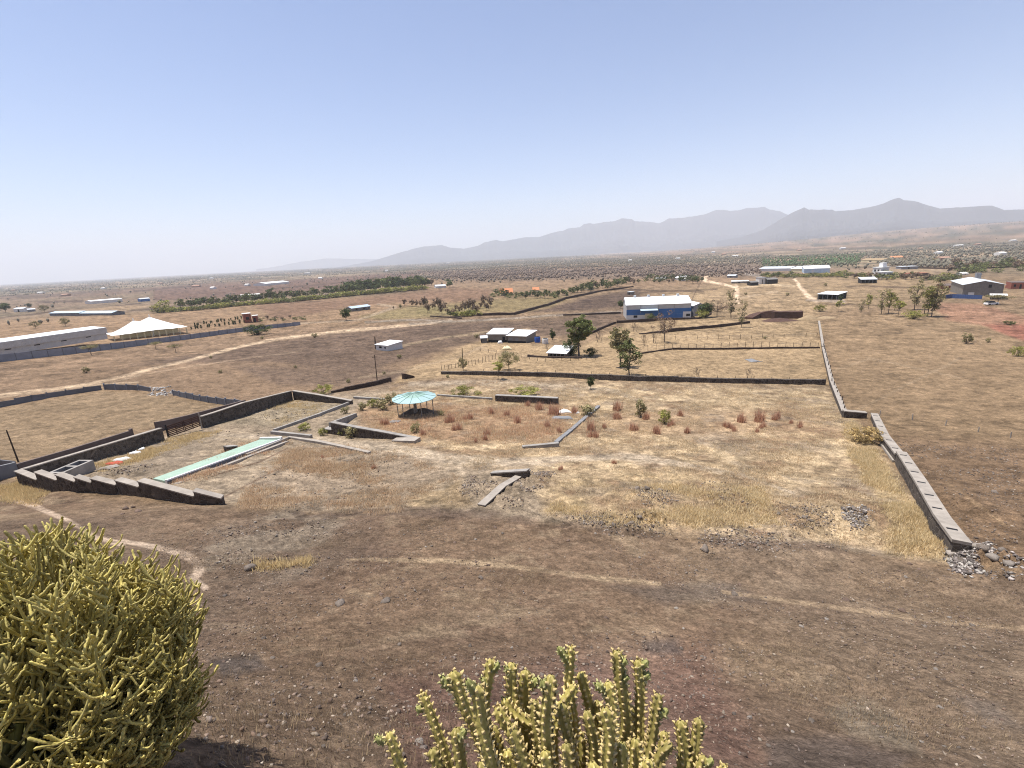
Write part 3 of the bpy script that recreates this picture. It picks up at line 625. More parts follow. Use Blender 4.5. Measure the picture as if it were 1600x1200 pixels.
# inner kerbs and planter walls
wall('planter_wall', 'low concrete wall slanting down from the left enclosure corner to the kerb', [[(549, 631, 627), (500, 650, 646), (430, 674, 670.5)]], .28, M['concrete'])
wall('planter_wall', 'low dark kerb wall above the far end of the green strip', [[(423, 679, 674), (485, 685, 680.5)]], .3, M['concrete'])
wall('kerb_wall', 'pale kerb bending round the top of the green strip to the plot track', [[(388, 712, 709), (452, 686, 683), (500, 694, 690.5), (575, 709, 707)]], .35, M['coping'], cat='kerb')
wall('planter_wall', 'long grey planter wall in front of the round canopy', [[(519, 679, 659.5), (560, 684, 668), (600, 686, 675), (651, 688, 685)]], .35, M['stone'], M['concrete'])
wall('planter_wall', 'short planter wall going back from the corner left of the round canopy', [[(520, 675, 660), (558, 650, 645.5)]], .3, M['concrete'])
wall('stone_step', 'small stone step beside the planter wall corner', [[(506, 677, 670), (519, 678, 671)]], .8, M['stone'], M['concrete'], cat='step')
wall('kerb_wall', 'broken pale slab at the right end of the planter wall', [[(612, 690, 688.5), (648, 693, 689)]], 1.0, M['coping'], cat='slab')
wall('planter_wall', 'thin low kerb behind the round canopy on its right', [[(683, 619, 616.5), (768, 625, 622)]], .3, M['concrete'])
wall('planter_wall', 'thin low wall behind the green weeds on the left of the round canopy', [[(552, 623, 620), (600, 626, 623)]], .3, M['concrete'])
wall('planter_wall', 'dark stone wall block between two bushes behind the reddish grass', [[(774, 627, 617.5), (820, 630, 619.5), (871, 633, 622)]], .5, M['stone'], M['concrete'])
wall('kerb_wall', 'grey kerb running up away through the reddish grass at the plot centre', [[(872, 693, 690.5), (900, 669, 667), (938, 636, 633.5)]], .4, M['greyconc'], cat='kerb')
wall('kerb_wall', 'short grey kerb turning left at the foot of the grey kerb in the plot centre', [[(817, 702, 698), (874, 698, 692.5)]], .35, M['concrete'], cat='kerb')
wall('retaining_wall', 'pale topped retaining wall coming down toward the slope in the plot centre', [[(757, 793, 791), (790, 768, 763), (829, 742, 734)]], .38, M['stone'], M['coping'], caph=.07)
wall('retaining_wall', 'short dark retaining wall behind the corner in the plot centre', [[(767, 745, 738.5), (824, 752, 735)]], .3, M['stone'], M['concrete'])
wall('broken_wall', 'dark broken wall between the walled plot and the ploughed field left of the gap', [[(519, 614, 611), (540, 611, 606)], [(541, 611, 605), (575, 605, 598)], [(575, 605, 598.5), (612, 596, 589)]], .4, M['stone2'], jit=.1)
wall('broken_wall', 'stub of dark wall right of the gap in the broken wall', [[(631, 593, 583), (636, 592, 584), (648, 590, 588)]], .5, M['stone2'], jit=.1)
# farther walls and bunds
wall('field_wall', 'dark wall in front of the blue and white warehouse', [[(964, 505, 501), (1026, 502, 497.5)], [(1026, 501, 497.5), (1092, 498.5, 495.5), (1104, 495.5, 492.5), (1112, 491, 488)]], .5, M['stone2'], jit=.1)
wall('field_wall', 'dark terrace wall below the warehouse climbing right to the red pit', [[(1000, 522.5, 521), (1041, 519.5, 516)], [(1041, 519.5, 515), (1071, 516.5, 511)], [(1071, 516, 512), (1128, 511, 506.5)], [(1128, 511, 507), (1172, 505, 501.5)]], .6, M['stone2'], jit=.15)
wall('field_wall', 'dark wall slanting down left from the warehouse toward the tall tree', [[(963, 505, 502), (947, 511.5, 508), (915, 526, 522.5)]], .6, M['stone2'], jit=.15)
wall('field_wall', 'long curving dark wall below the orange roofed farm', [[(672, 495, 493), (719, 498.5, 496)], [(745, 493.5, 489.5), (805, 492, 488), (861, 476.5, 473), (884, 467.5, 464), (940, 455.5, 453), (990, 448.5, 446.5)]], 1., M['stone2'], jit=.2, step=3)
wall('field_wall', 'low dark bank across the ploughed field left of the warehouse', [[(880, 493.5, 491.5), (970, 490, 487.5)]], 1., M['stone2'], jit=.2, step=3)
wall('field_wall', 'thin low wall under the wire fence in the far part of the tan field', [[(999, 553.5, 551.5), (1050, 546.5, 544)], [(1051, 546.5, 543.5), (1110, 546.5, 544), (1200, 545, 542.5), (1281, 544.5, 542)]], .3, M['stone2'], jit=.05)
wall('field_wall', 'low dark wall beside the white lean-to roof', [[(824, 558, 554.5), (860, 559.5, 557), (909, 560.5, 557)]], .4, M['stone2'], jit=.1)
wall('field_wall', 'dark low wall beyond the farm fields at the far right', [[(1400, 419, 416.5), (1500, 421, 418.5), (1560, 419, 416.5), (1640, 411, 409)]], 1., M['stone2'], jit=.2, step=6)
post_fence('post_fence', 'wire fence of dark posts on the thin low wall in the far tan field', [(1000, 550), (1050, 545), (1110, 545), (1200, 543.5), (1278, 543)], 23, 9, M['darkwood'])
post_fence('post_fence', 'farther wire fence with thin posts under the terrace wall', [(1055, 531), (1180, 529), (1276, 526)], 14, 7, M['darkwood'])
post_fence('post_fence', 'dark stake fence beside the path left of the round bush tree', [(690, 578), (735, 572), (770, 562), (790, 556)], 20, 8, M['darkwood'])
post_fence('post_fence', 'widely spaced concrete stubs along the stony ground right of the slotted wall', [(1374, 650), (1421, 656), (1470, 664), (1524, 674), (1579, 684)], 5, 9, M['concrete'], wire=False)
post_fence('post_fence', 'thin fence of stakes around the sheds in the middle distance', [(738, 547), (800, 556), (850, 566), (930, 562)], 16, 6, M['darkwood'])
# excavated pit
wall('earth_bank', 'dark red cut face of the excavated pit below the open shed', [[(1176, 499, 496), (1188, 497, 488), (1210, 498, 486), (1254, 498, 486.5)]], 3., M['redearth'], jit=.35, cat='earth bank')
def mound(name, label, u, v, wpx, hpx, m, cat='mound', sq=.6):
    P = at(u, v); k = ppm(P); R = wpx/2/k; H = hpx/k; n = 18; X, Y = np.meshgrid(np.linspace(-1, 1, n), np.linspace(-1, 1, n))
    rr = np.hypot(X, Y); Z = H*np.clip(1-rr, 0, 1)**.8*(1+.5*fbm(X*2+u, Y*2, 3, 5))-.15
    q = (np.arange(n-1)[:, None]*n+np.arange(n-1)[None]).ravel(); q = np.stack([q, q+1, q+n+1, q+n], 1)
    g_ = TF(P[0]+X*R, P[1]+Y*R*sq)-P[2]
    return tag(link(name, npmesh(name, np.stack([X*R, Y*R*sq, np.where(rr < 1, Z, -.3)+g_], -1).reshape(-1, 3), q, m, True), None, P), label, cat)
M['sandy'] = mat('sandy_spoil', (.30, .22, .13), var=.2, scale=2, bump=.05)
mound('spoil_heap', 'sandy spoil heap at the right end of the red pit', 1262, 499, 34, 9, M['sandy'])
mound('spoil_heap', 'low red earth heap in front of the excavated pit', 1218, 501, 60, 5, M['redearth'])
mound('spoil_heap', 'grey earth heap on the field right of the red pit', 1290, 497, 36, 4, M['sandy'])
# ------------------------------------------------------------------ poles
def pole(label, u, v, u2, v2, r=.06, cross=False, name='utility_pole'):
    P = at(u, v); h = htop(P, v2); d = P+np.array([0, 0, h]); uu, _ = proj(d[0], d[1], d[2]); dx = (u2-float(uu))/ppm(P)
    e = empty(name, P, label, 'pole'); MB().tube([(0, 0, -.3), (dx*.5, 0, h*.5), (dx, 0, h)], [r, r*.85, r*.7], 8).build('shaft', M['darkwood'], e)
    if cross: MB().box(dx-.45, dx+.45, -.05, .05, h-.5, h-.4).build('crossarm', M['darkwood'], e)
    return e
pole('dark wooden pole behind the broken wall left of the gap', 589.5, 596, 585, 554, .09, True)
pole('dark pole standing in the tan field near the twin sheds', 723.5, 577, 722, 543, .09)
pole('thin leaning pole beside the fence at the left edge', 29, 722, 10, 672, .06)
pole('thin post beside the left corner of the white cottage', 587, 545, 585.5, 526, .2)
# ------------------------------------------------------------------ buildings
def shed(name, label, a, b, vt, depth, wm, rm, roof='gable', rise=.25, over=.3, cat='shed', parts=(), group=None, slope=0):
    f = Fr(a, b); h = htop(f.P, vt) if not isinstance(vt, tuple) else htop(f.Q, vt[0])+f.Q[2]-f.P[2]; L = f.L; r = f.root(name, label, cat, group); D = depth
    wb = MB(); mb = MB(); t = .12
    R = rise*D/2
    if roof == 'gable':            # ridge along x
        wb.box(0, L, 0, D, -1., h); wb.v += [(0, 0, h), (0, D, h), (0, D/2, h+R), (L, 0, h), (L, D, h), (L, D/2, h+R)]; k = len(wb.v)-6; wb.f += [(k, k+2, k+1), (k+3, k+4, k+5)]
        o = over
        mb.hexa([(-o, -o, h-o*rise+.02), (L+o, -o, h-o*rise+.02), (L+o, D/2, h+R+.02), (-o, D/2, h+R+.02), (-o, -o, h-o*rise+t), (L+o, -o, h-o*rise+t), (L+o, D/2, h+R+t), (-o, D/2, h+R+t)])
        mb.hexa([(-o, D/2, h+R+.02), (L+o, D/2, h+R+.02), (L+o, D+o, h-o*rise+.02), (-o, D+o, h-o*rise+.02), (-o, D/2, h+R+t), (L+o, D/2, h+R+t), (L+o, D+o, h-o*rise+t), (-o, D+o, h-o*rise+t)])
    elif roof == 'gablefront':     # ridge runs away from the viewer
        R = rise*L/2; wb.box(0, L, 0, D, -1., h); k = len(wb.v); wb.v += [(0, 0, h), (L, 0, h), (L/2, 0, h+R), (0, D, h), (L, D, h), (L/2, D, h+R)]; wb.f += [(k, k+1, k+2), (k+4, k+3, k+5)]
        o = over
        mb.hexa([(-o, -o, h-o*rise+.02), (L/2, -o, h+R+.02), (L/2, D+o, h+R+.02), (-o, D+o, h-o*rise+.02), (-o, -o, h-o*rise+t), (L/2, -o, h+R+t), (L/2, D+o, h+R+t), (-o, D+o, h-o*rise+t)])
        mb.hexa([(L/2, -o, h+R+.02), (L+o, -o, h-o*rise+.02), (L+o, D+o, h-o*rise+.02), (L/2, D+o, h+R+.02), (L/2, -o, h+R+t), (L+o, -o, h-o*rise+t), (L+o, D+o, h-o*rise+t), (L/2, D+o, h+R+t)])
    elif roof == 'mono':
        wb.hexa([(0, 0, -1), (L, 0, -1), (L, D, -1), (0, D, -1), (0, 0, h), (L, 0, h), (L, D, h+rise*D), (0, D, h+rise*D)]); o = over
        mb.hexa([(-o, -o, h-o*rise+.02), (L+o, -o, h-o*rise+.02), (L+o, D+o, h+rise*(D+o)+.02), (-o, D+o, h+rise*(D+o)+.02), (-o, -o, h-o*rise+t), (L+o, -o, h-o*rise+t), (L+o, D+o, h+rise*(D+o)+t), (-o, D+o, h+rise*(D+o)+t)])
    elif roof == 'flat':
        wb.box(0, L, 0, D, -1., h); mb.box(-over, L+over, -over, D+over, h+.01, h+.2)
    if not (roof == 'mono' and 'open' in name): wb.build('wall', wm, r)
    else:
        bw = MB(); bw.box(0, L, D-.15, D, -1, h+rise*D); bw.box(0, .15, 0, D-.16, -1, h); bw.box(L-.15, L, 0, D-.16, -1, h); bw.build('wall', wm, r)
        for x in np.linspace(.3, L-.3, 5): MB().box(x-.08, x+.08, .02, .18, -1, h).build('post', M['metal'], r)
    mb.build('roof', rm, r)
    for nm, x0, x1, z0, z1, mm in parts:   # fractions of L and h on the front face
        fr = MB().box(x0*L, x1*L, -.06, -.003, z0*h, z1*h).build(nm, mm, r)
        if nm == 'window' and (x1-x0)*L > 1.5: MB().box(x0*L-.08, x1*L+.08, -.12, -.064, z0*h-.12, z0*h-.02).build('sill', M['offwhite'], fr)
    return r, f, h
# blue and white warehouse
r, f, h = shed('warehouse', 'blue and white warehouse with white roof in the middle distance', (979, 499.5), (1079, 497), 477, 15, M['greywall'], M['whiteroof'], 'gable', .28, .35, 'warehouse')
L = f.L
MB().box(-.06, L+.06, -.09, -.003, .30*h, .68*h).build('blue_cladding', M['bluewall'], r)
MB().box(-.08, .30*L, -.10, -.003, -.5, .295*h).build('plinth', M['offwhite'], r); MB().box(.88*L, L+.08, -.10, -.003, -.5, .44*h).build('plinth', M['offwhite'], r)
MB().box(.301*L, .879*L, -.085, -.003, -.5, .295*h).build('blue_cladding', M['bluewall'], r)
MB().box(L+.003, L+.09, 0, 15, -.5, h).build('end_cladding', M['bluewall'], r)
for x in (.22, .5, .74): MB().box(x*L-.08, x*L+.08, -.14, -.10, .42*h, h).build('downpipe', M['metal'], r)
MB().hexa([(.21*L, -2.4, .62*h), (.48*L, -2.4, .62*h), (.48*L, -.10, .70*h), (.21*L, -.10, .70*h), (.21*L, -2.4, .64*h), (.48*L, -2.4, .64*h), (.48*L, -.10, .72*h), (.21*L, -.10, .72*h)]).build('canopy', M['blueroof'], r)
MB().box(.29*L, .39*L, -.14, -.088, .0, .38*h).build('door', M['cream'], r)
for x in (.11, .93): MB().box(x*L, x*L+1.4, -.15, -.105, .12*h, .28*h).build('window', M['dark'], r)
for x in (.16, .38, .62, .85): MB().box(x*L-.4, x*L+.4, 7, 8.2, h+1.7, h+2.9).build('roof_vent', M['greyroof'], r)
shed('warehouse', 'white roofed end block behind the right end of the blue warehouse', (1083, 494), (1102, 493), 478, 14, M['greywall'], M['whiteroof'], 'gablefront', .4, .3, 'warehouse', parts=[('window', .4, .6, .6, .8, M['dark'])])
# long grey warehouse with the bright roof edge
r, f, h = shed('warehouse', 'very long plain grey warehouse with white edged roof at the left', (-170, 578), (171, 538), (512.5,), 14, M['greywall'], M['greyroof'], 'gable', .06, .2, 'warehouse')
L = f.L; MB().box(-.25, L+.25, -.32, -.21, .36*h, h+.1).build('fascia', M['greywall'], r)
MB().hexa([(-.2, -.15, h+.16), (L+.2, -.15, h+.16), (L+.2, 7, h+.16+.43), (-.2, 7, h+.16+.43), (-.2, -.15, h+.22), (L+.2, -.15, h+.22), (L+.2, 7, h+.22+.43), (-.2, 7, h+.22+.43)]).build('roof_strip', M['whiteroof'], r)
for k in range(7):
    x = L-6-k*7.5; w_ = MB().box(x-.8, x+.8, -.05, -.003, .17*h, .28*h).build('window', M['dark'], r); MB().box(x-.9, x+.9, -.10, -.004, .13*h, .165*h).build('sill', M['offwhite'], w_)
# white peaked tent
f = Fr((180, 533), (293, 521)); r = f.root('peaked_tent', 'white tensile tent with two pointed peaks beside the grey warehouse', 'tent'); L = f.L; Dp = L*.55
hp1 = htop(f.P+f.ex*L*.36+f.ey*Dp*.5, 500.5); hp2 = htop(f.P+f.ex*L*.54+f.ey*Dp*.5, 495.2); he = 2.3
n = 60; X, Y = np.meshgrid(np.linspace(-.03, 1.02, n), np.linspace(-.05, 1.05, n)); x = X*L; y = Y*Dp
Z = np.full(X.shape, he)
for px, hh in ((.34, hp1), (.57, hp2)):
    wx = np.where(x < px*L, (px+.04)*L, (1.04-px)*L); d = np.hypot((x-px*L)/wx, (y-Dp*.5)/(Dp*.6)); Z = np.maximum(Z, he+(hh-he)*np.clip(1-d, 0, 1)**(1.25 if px > .4 else 1.4))
ed = np.minimum(np.minimum(X+.03, 1.02-X)*L, np.minimum(Y+.05, 1.05-Y)*Dp); Z -= .12*np.exp(-ed/.8)*np.abs(np.sin(x/L*math.pi*7))
q = (np.arange(n-1)[:, None]*n+np.arange(n-1)[None]).ravel(); q = np.stack([q, q+1, q+n+1, q+n], 1)
link('membrane', npmesh('membrane', np.stack([x, y, Z], -1).reshape(-1, 3), q, M['fabric'], True), r)
for px, hh in ((.34, hp1), (.57, hp2)): MB().tube([(px*L, Dp*.5, -.5), (px*L, Dp*.5, hh+.9)], .16, 8).build('mast', M['white'], r)
for k in range(11): MB().box(k/10*L-.2, k/10*L+.2, .1, .5, -.5, he-.5).build('column', M['cream'], r)
MB().box(.12*L, .95*L, Dp*.6, Dp*.65, -.5, 2.2).build('back_panel', M['cream'], r)
# gatehouse
r, f, h = shed('gatehouse', 'small red brick gatehouse at the end of the blue-grey fence', (383, 505), (394, 504), 491, 5, M['redbrick'], M['offwhite'], 'flat', 0, .3, 'gatehouse', parts=[('window', .25, .7, .35, .65, M['dark'])])
shed('gatehouse', 'lower red wing joined to the right of the brick gatehouse', (395.5, 504), (403, 503.5), 494, 4, M['redbrick'], M['offwhite'], 'flat', 0, .3, 'gatehouse', parts=[('door', .2, .7, 0, .7, M['dark'])])
W = ('window', 'door')
shed('cottage', 'small white cottage alone in the ploughed field', (588, 547), (607, 548.5), 538.5, 5, M['offwhite'], M['whiteroof'], 'mono', .06, .25, 'cottage', parts=[('window', .28, .48, .45, .75, M['dark']), ('window', .7, .82, .45, .7, M['dark'])])
shed('annexe', 'small white annexe at the right of the lone cottage', (611, 547.5), (621, 546), 538.5, 3.6, M['offwhite'], M['offwhite'], 'flat', 0, .15, 'annexe', parts=[('door', .1, .35, 0, .75, M['dark']), ('window', .55, .8, .4, .7, M['dark'])])
shed('shed', 'left one of the twin white roofed grey sheds', (763, 535), (792, 535), 522, 5.5, M['darkgreywall'], M['whiteroof'], 'mono', .12, .4, parts=[('door', .78, .92, 0, .7, M['dark']), ('base_band', 0, 1, 0, .3, M['dark'])])
shed('shed', 'right one of the twin white roofed grey sheds', (793.5, 535.5), (822, 536), 524.5, 6.5, M['darkgreywall'], M['whiteroof'], 'mono', .08, .4, parts=[('window', .1, .3, .35, .75, M['greyconc']), ('window', .4, .6, .35, .75, M['greyconc']), ('base_band', 0, 1, 0, .3, M['dark'])])
shed('open_shed', 'dark lean-to joined to the left end of the twin sheds', (752, 536), (762, 535.5), 529, 3.5, M['dark'], M['greyroof'], 'mono', .04, .2)
shed('open_shed', 'low white lean-to roof beside the tall green tree', (856, 558), (884, 558.5), 551.5, 5, M['brownwall'], M['whiteroof'], 'mono', .12, .3)
shed('open_shed', 'open fronted shed with white roof at the end of the right dirt road', (1277, 468), (1308, 468.5), 459.5, 9, M['dark'], M['whiteroof'], 'mono', .06, .3)
shed('hut', 'small hut alone above the ploughed field left of the warehouse', (980, 460.5), (987, 460.5), 456.5, 4, M['darkgreywall'], M['greyroof'], 'flat', 0, .2, 'hut', parts=[('door', .3, .6, 0, .8, M['dark'])])
shed('long_shed', 'long grey shed beside the dark round tree', (550, 487), (579, 483.5), 482, 6, M['darkgreywall'], M['blueroof'], 'gable', .3, .3, parts=[('window', .2, .3, .3, .7, M['dark']), ('window', .6, .7, .3, .7, M['dark'])])
shed('farm_house', 'orange tiled farmhouse among the green orchard trees', (783, 462), (801, 461), 457.5, 8, M['cream'], M['tile'], 'gable', .7, .5, 'farmhouse', parts=[('door', .4, .5, 0, .8, M['dark'])])
shed('farm_house', 'orange tiled hut half hidden behind the orchard trees', (833, 456), (842, 455.5), 453, 6, M['cream'], M['tile'], 'gable', .6, .5, 'farmhouse')
shed('farm_house', 'cream tiled hut at the right end of the orchard wall', (919, 453.5), (928, 453), 451, 6, M['cream'], M['sandy'], 'gable', .5, .5, 'farmhouse')
shed('farm_shed', 'white roofed shed at the left of the far farm beyond the warehouse', (1025, 438), (1041, 437.5), 436, 9, M['cream'], M['whiteroof'], 'mono', .12, .3)
shed('farm_shed', 'white roofed farm shed between trees beyond the warehouse', (1052, 437), (1064, 437), 434.5, 9, M['offwhite'], M['whiteroof'], 'mono', .16, .3)
shed('farm_shed', 'pale roofed farm shed at the right of the far farm beyond the warehouse', (1065, 438.5), (1079, 437.5), 435.5, 7, M['offwhite'], M['offwhite'], 'gable', .4, .3)
shed('farm_shed', 'pale low house right of the end of the tree belt', (681, 450.5), (697, 449.5), 447.5, 9, M['offwhite'], M['greyroof'], 'gable', .3, .3)
shed('warehouse', 'far long warehouse with bright white roof and blue-grey wall near the horizon trees', (1256, 427), (1296, 426), 420, 26, M['blueroof'], M['whiteroof'], 'gable', .16, .4, 'warehouse', parts=[('door', .3, .4, 0, .7, M['greyroof'])])
shed('warehouse', 'far dull roofed warehouse left of the bright long one', (1186, 424), (1234, 423.5), 420, 26, M['offwhite'], M['greyroof'], 'gable', .12, .4, 'warehouse')
shed('warehouse', 'middle far warehouse with cream front and white roof', (1235, 425), (1256, 425), 420, 24, M['cream'], M['whiteroof'], 'gable', .16, .4, 'warehouse')
r, f, h = shed('village_house', 'two storey white house with roof tower at the far right', (1362, 433), (1375, 433), 418, 8, M['offwhite'], M['white'], 'flat', 0, .3, 'house', parts=[('window', .2, .4, .6, .8, M['dark']), ('window', .6, .8, .6, .8, M['dark']), ('door', .4, .6, 0, .4, M['dark'])])
MB().box(.45*f.L, .9*f.L, 2, 6, h+.21, h+3.2).build('roof_tower', M['white'], r)
shed('village_house', 'white house with dark windows right of the towered house', (1377, 434.5), (1394, 434), 425, 8, M['white'], M['offwhite'], 'flat', 0, .3, 'house', parts=[('window', .15, .3, .45, .75, M['dark']), ('window', .5, .62, .45, .75, M['dark']), ('window', .78, .9, .45, .75, M['dark'])])
shed('open_shed', 'dark shed with pale roof in front of the white towered house', (1345, 443), (1370, 442.5), 437, 8, M['dark'], M['greyroof'], 'mono', .12, .3)
for k, (a, b, vt, d, wm, rm, lb) in enumerate([((1136, 434), (1149, 434), 431, 7, 'greyconc', 'greyroof', 'small grey hut by the dirt road fork'), ((1143, 443), (1169, 442.5), 440, 5, 'darkgreywall', 'offwhite', 'long low pale roofed hut right of the dirt road'),
     ((1173, 446.5), (1185, 446), 441.5, 6, 'dark', 'darkgreywall', 'dark hut in the building cluster by the road'), ((1186, 444), (1197, 443.5), 434.5, 6, 'offwhite', 'greyconc', 'two storey unfinished grey house in the cluster by the road'),
     ((1199, 444), (1215, 443), 437, 8, 'dark', 'darkgreywall', 'dark wide shed at the right of the cluster by the road'), ((1345, 409.5), (1379, 409), 406.5, 16, 'cream', 'sandy', 'far long tan roofed house before the scrub woods'),
     ((1393, 405), (1411, 404.5), 402.5, 14, 'cream', 'tile', 'far orange roofed house in the scrub at the right'), ((1408, 421), (1434, 420.5), 417, 12, 'greyconc', 'greyroof', 'far grey shed below the scrub woods'),
     ((1424, 431.5), (1451, 431), 428, 10, 'brownwall', 'redbrick', 'low brown roofed building right of the white houses'), ((1504, 429.5), (1513, 429), 427.5, 6, 'offwhite', 'offwhite', 'tiny pale hut far behind the gabled warehouse'),
     ((1469, 453), (1494, 452.5), 446.5, 6, 'redbrick', 'brownwall', 'brown mud hut left of the gabled warehouse')]):
    shed('farm_hut', lb, a, b, vt, d, M[wm], M[rm], 'flat' if k in (3, 7, 8) else 'gable', .25, .3, 'hut', parts=[('door', .4, .5, 0, .75, M['dark'])])
r, f, h = shed('warehouse', 'dull grey gabled warehouse with pale roof at the far right', (1503, 462), (1566, 462), 445, 26, M['darkgreywall'], M['greyroof'], 'gablefront', .24, .5, 'warehouse', parts=[('window', .62, .70, .72, 1.0, M['dark']), ('door', .15, .3, 0, .3, M['offwhite'])])
MB().box(.60*f.L, .73*f.L, 22, 25, h+.3, h+3.6).build('roof_tower', M['greyconc'], r)
wall('sheet_fence', 'dark blue sheet metal fence in front of the gabled warehouse', [[(1468, 467, 462), (1487, 466, 459.5), (1534, 467.5, 461.5)]], .1, M['bluefence'], cat='fence')
shed('open_shed', 'white roofed open lean-to at the right of the blue sheet fence', (1547, 468), (1572, 468), 462, 6, M['dark'], M['offwhite'], 'mono', .03, .3)
r, f, h = shed('brick_ruin', 'roofless brown brick house at the far right edge', (1579, 451.5), (1612, 451), 442, 9, M['redbrick'], M['brownwall'], 'flat', 0, .0, 'ruin', parts=[('window', .12, .22, .35, .75, M['dark']), ('door', .4, .5, 0, .75, M['dark']), ('window', .7, .8, .35, .75, M['dark'])])
# left farms
shed('farm_house', 'small white farmhouse beside the round tree at the far left', (22, 488), (38, 487), 483, 7, M['offwhite'], M['greyroof'], 'gable', .3, .3, 'farmhouse', parts=[('door', .4, .55, 0, .8, M['dark'])])
shed('farm_house', 'low grey farm hut right of the white farmhouse', (44, 487.5), (56, 486.5), 484, 6, M['greyconc'], M['greyroof'], 'gable', .3, .3, 'farmhouse')
shed('long_shed', 'left half of the long low pale blue roofed shed on the left plain', (78, 493.5), (125, 493.5), 489.5, 9, M['panelgrey'], M['blueroof'], 'gable', .22, .4)
shed('long_shed', 'right half of the long low pale blue roofed shed on the left plain', (126, 493.5), (175, 493), 489.5, 9, M['panelgrey'], M['blueroof'], 'gable', .26, .4)
shed('long_shed', 'long bright white roofed shed on the far left plain', (143, 475), (192, 471.5), 471, 16, M['offwhite'], M['whiteroof'], 'gable', .12, .3)
shed('farm_shed', 'blue shed beyond the long white roofed shed', (220, 471.5), (235, 470.5), 467.5, 9, M['bluewall'], M['greyroof'], 'gable', .2, .3)
shed('long_shed', 'long pale shed in the ploughed far plain above the tree belt', (376, 464), (406, 462.5), 461.8, 12, M['offwhite'], M['offwhite'], 'gable', .12, .3)
shed('long_shed', 'far white roofed shed on the plain above the tree belt', (416, 446.5), (452, 443), 443.2, 30, M['offwhite'], M['whiteroof'], 'gable', .16, .3)
_n = 0
for (u, v, wd) in [(305, 449, 12), (331, 452, 6), (385, 447, 6), (100, 463, 10), (62, 459, 8), (500, 436, 6), (596, 421, 5), (604, 424, 4), (330, 436, 5), (20, 455, 6), (890, 399, 8), (842, 394, 6), (1132, 398, 6), (1150, 401, 9), (1115, 395, 5), (1250, 392, 6), (1318, 389, 8), (1500, 385, 12), (1530, 383, 8), (1568, 399, 10), (1470, 397, 8), (1440, 390, 6), (790, 403, 5), (700, 412, 5), (655, 424, 5), (985, 408, 5), (1060, 405, 6), (1478, 407, 16), (1585, 377, 8), (480, 428, 8), (250, 444, 6), (160, 452, 6)]:
    P = at(u, v); k = ppm(P); hh = max(3., 1.6/k); w_ = wd/k
    o = MB().box(-w_/2, w_/2, 0, 9, -1, hh); o.v += [(-w_/2, 4.5, hh+1.6), (w_/2, 4.5, hh+1.6)]; b_ = len(o.v)-2; o.f += [(4, 5, b_+1, b_), (6, 7, b_, b_+1), (5, 6, b_+1), (7, 4, b_)]
    tag(o.build('distant_house', M['offwhite'] if _n % 3 else M['dulltile'], None, P), 'tiny pale house far out on the hazy plain' if _n % 3 else 'tiny reddish roofed house far out on the hazy plain', 'house', 'houses far out on the plain'); _n += 1
# parked car
P = at(1552, 477); r = empty('parked_car', P, 'white car parked under the dark tree by the right warehouse', 'car')
mb = MB(); mb.hexa([(-2.1, 0, .35), (2.1, 0, .35), (2.1, 1.7, .35), (-2.1, 1.7, .35), (-2.05, .05, .95), (2.05, .05, .85), (2.05, 1.65, .85), (-2.05, 1.65, .95)]); mb.build('body', M['white'], r)
MB().hexa([(-1.7, .1, .953), (1.0, .1, .92), (1.0, 1.6, .92), (-1.7, 1.6, .953), (-1.3, .25, 1.5), (.4, .25, 1.5), (.4, 1.45, 1.5), (-1.3, 1.45, 1.5)]).build('windows', M['dark'], r)
for x in (-1.3, 1.3):
    for y in (-.02, 1.52): MB().tube([(x, y, .33), (x, y+.2, .33)], .33, 12).build('wheel', M['dark'], r)
# clutter round the sheds
def barrel(label, u, v, h, rr, m, name='barrel'):
    P = at(u, v); r = empty(name, P, label, 'barrel'); MB().tube([(0, 0, 0), (0, 0, h*.1), (0, 0, h*.5), (0, 0, h*.9), (0, 0, h)], [rr*.95, rr, rr*1.03, rr, rr*.93], 12).build('drum', m, r); MB().tube([(0, 0, h+.003), (0, 0, h+.06)], rr*.8, 12).build('lid', M['dark'], r)
barrel('blue water drum at the right of the twin sheds', 840, 535, 1.6, .8, M['blue']); barrel('white water drum right of the blue drum', 852, 537, 1.4, .8, M['offwhite'])
def slabthing(name, label, cat, u, v, wpx, d, h, m, rot=0., n=5):
    P = at(u, v); w_ = wpx/ppm(P); X, Y = np.meshgrid(np.linspace(-w_/2, w_/2, n+1), np.linspace(0, d, n)); Z = h*(.35+.65*np.abs(fbm(X*3+u, Y*3, 3, 3)))*(1-(np.abs(X)/(w_/2))**6*.9)
    X = X+.12*w_*noise(X*2+v, Y*2, 2); Y = Y+.15*d*noise(X*2, Y*2+u, 4)
    q = (np.arange(n-1)[:, None]*(n+1)+np.arange(n)[None]).ravel(); q = np.stack([q, q+1, q+n+2, q+n+1], 1)
    g_ = TF(P[0]+X, P[1]+Y)-P[2]; Vt = np.stack([X, Y, Z+g_+.03], -1).reshape(-1, 3); Vb = Vt.copy(); Vb[:, 2] = g_.ravel()-.1; k = len(Vt)
    allq = [q, (q+k)[:, ::-1]]
    b_ = list(range(n+1)); side = [(b_[i+1], b_[i], b_[i]+k, b_[i+1]+k) for i in range(n)]
    o = link(name, npmesh(name, np.concatenate([Vt, Vb]), np.concatenate(allq+[np.array(side)]), m), None, P); return tag(o, label, cat)
slabthing('tarpaulin', 'crumpled tan tarpaulin in front of the twin sheds', 'tarpaulin', 792, 547, 15, 3, 1.0, M['cream'])
slabthing('tarpaulin', 'white sheet leaning on the wall of the twin sheds', 'tarpaulin', 781, 537, 7, 1.2, 1.3, M['white'])
slabthing('metal_sheet', 'grey sheet lying flat in the tan field', 'sheet', 1184, 566, 17, 3.5, .25, M['greyconc'])
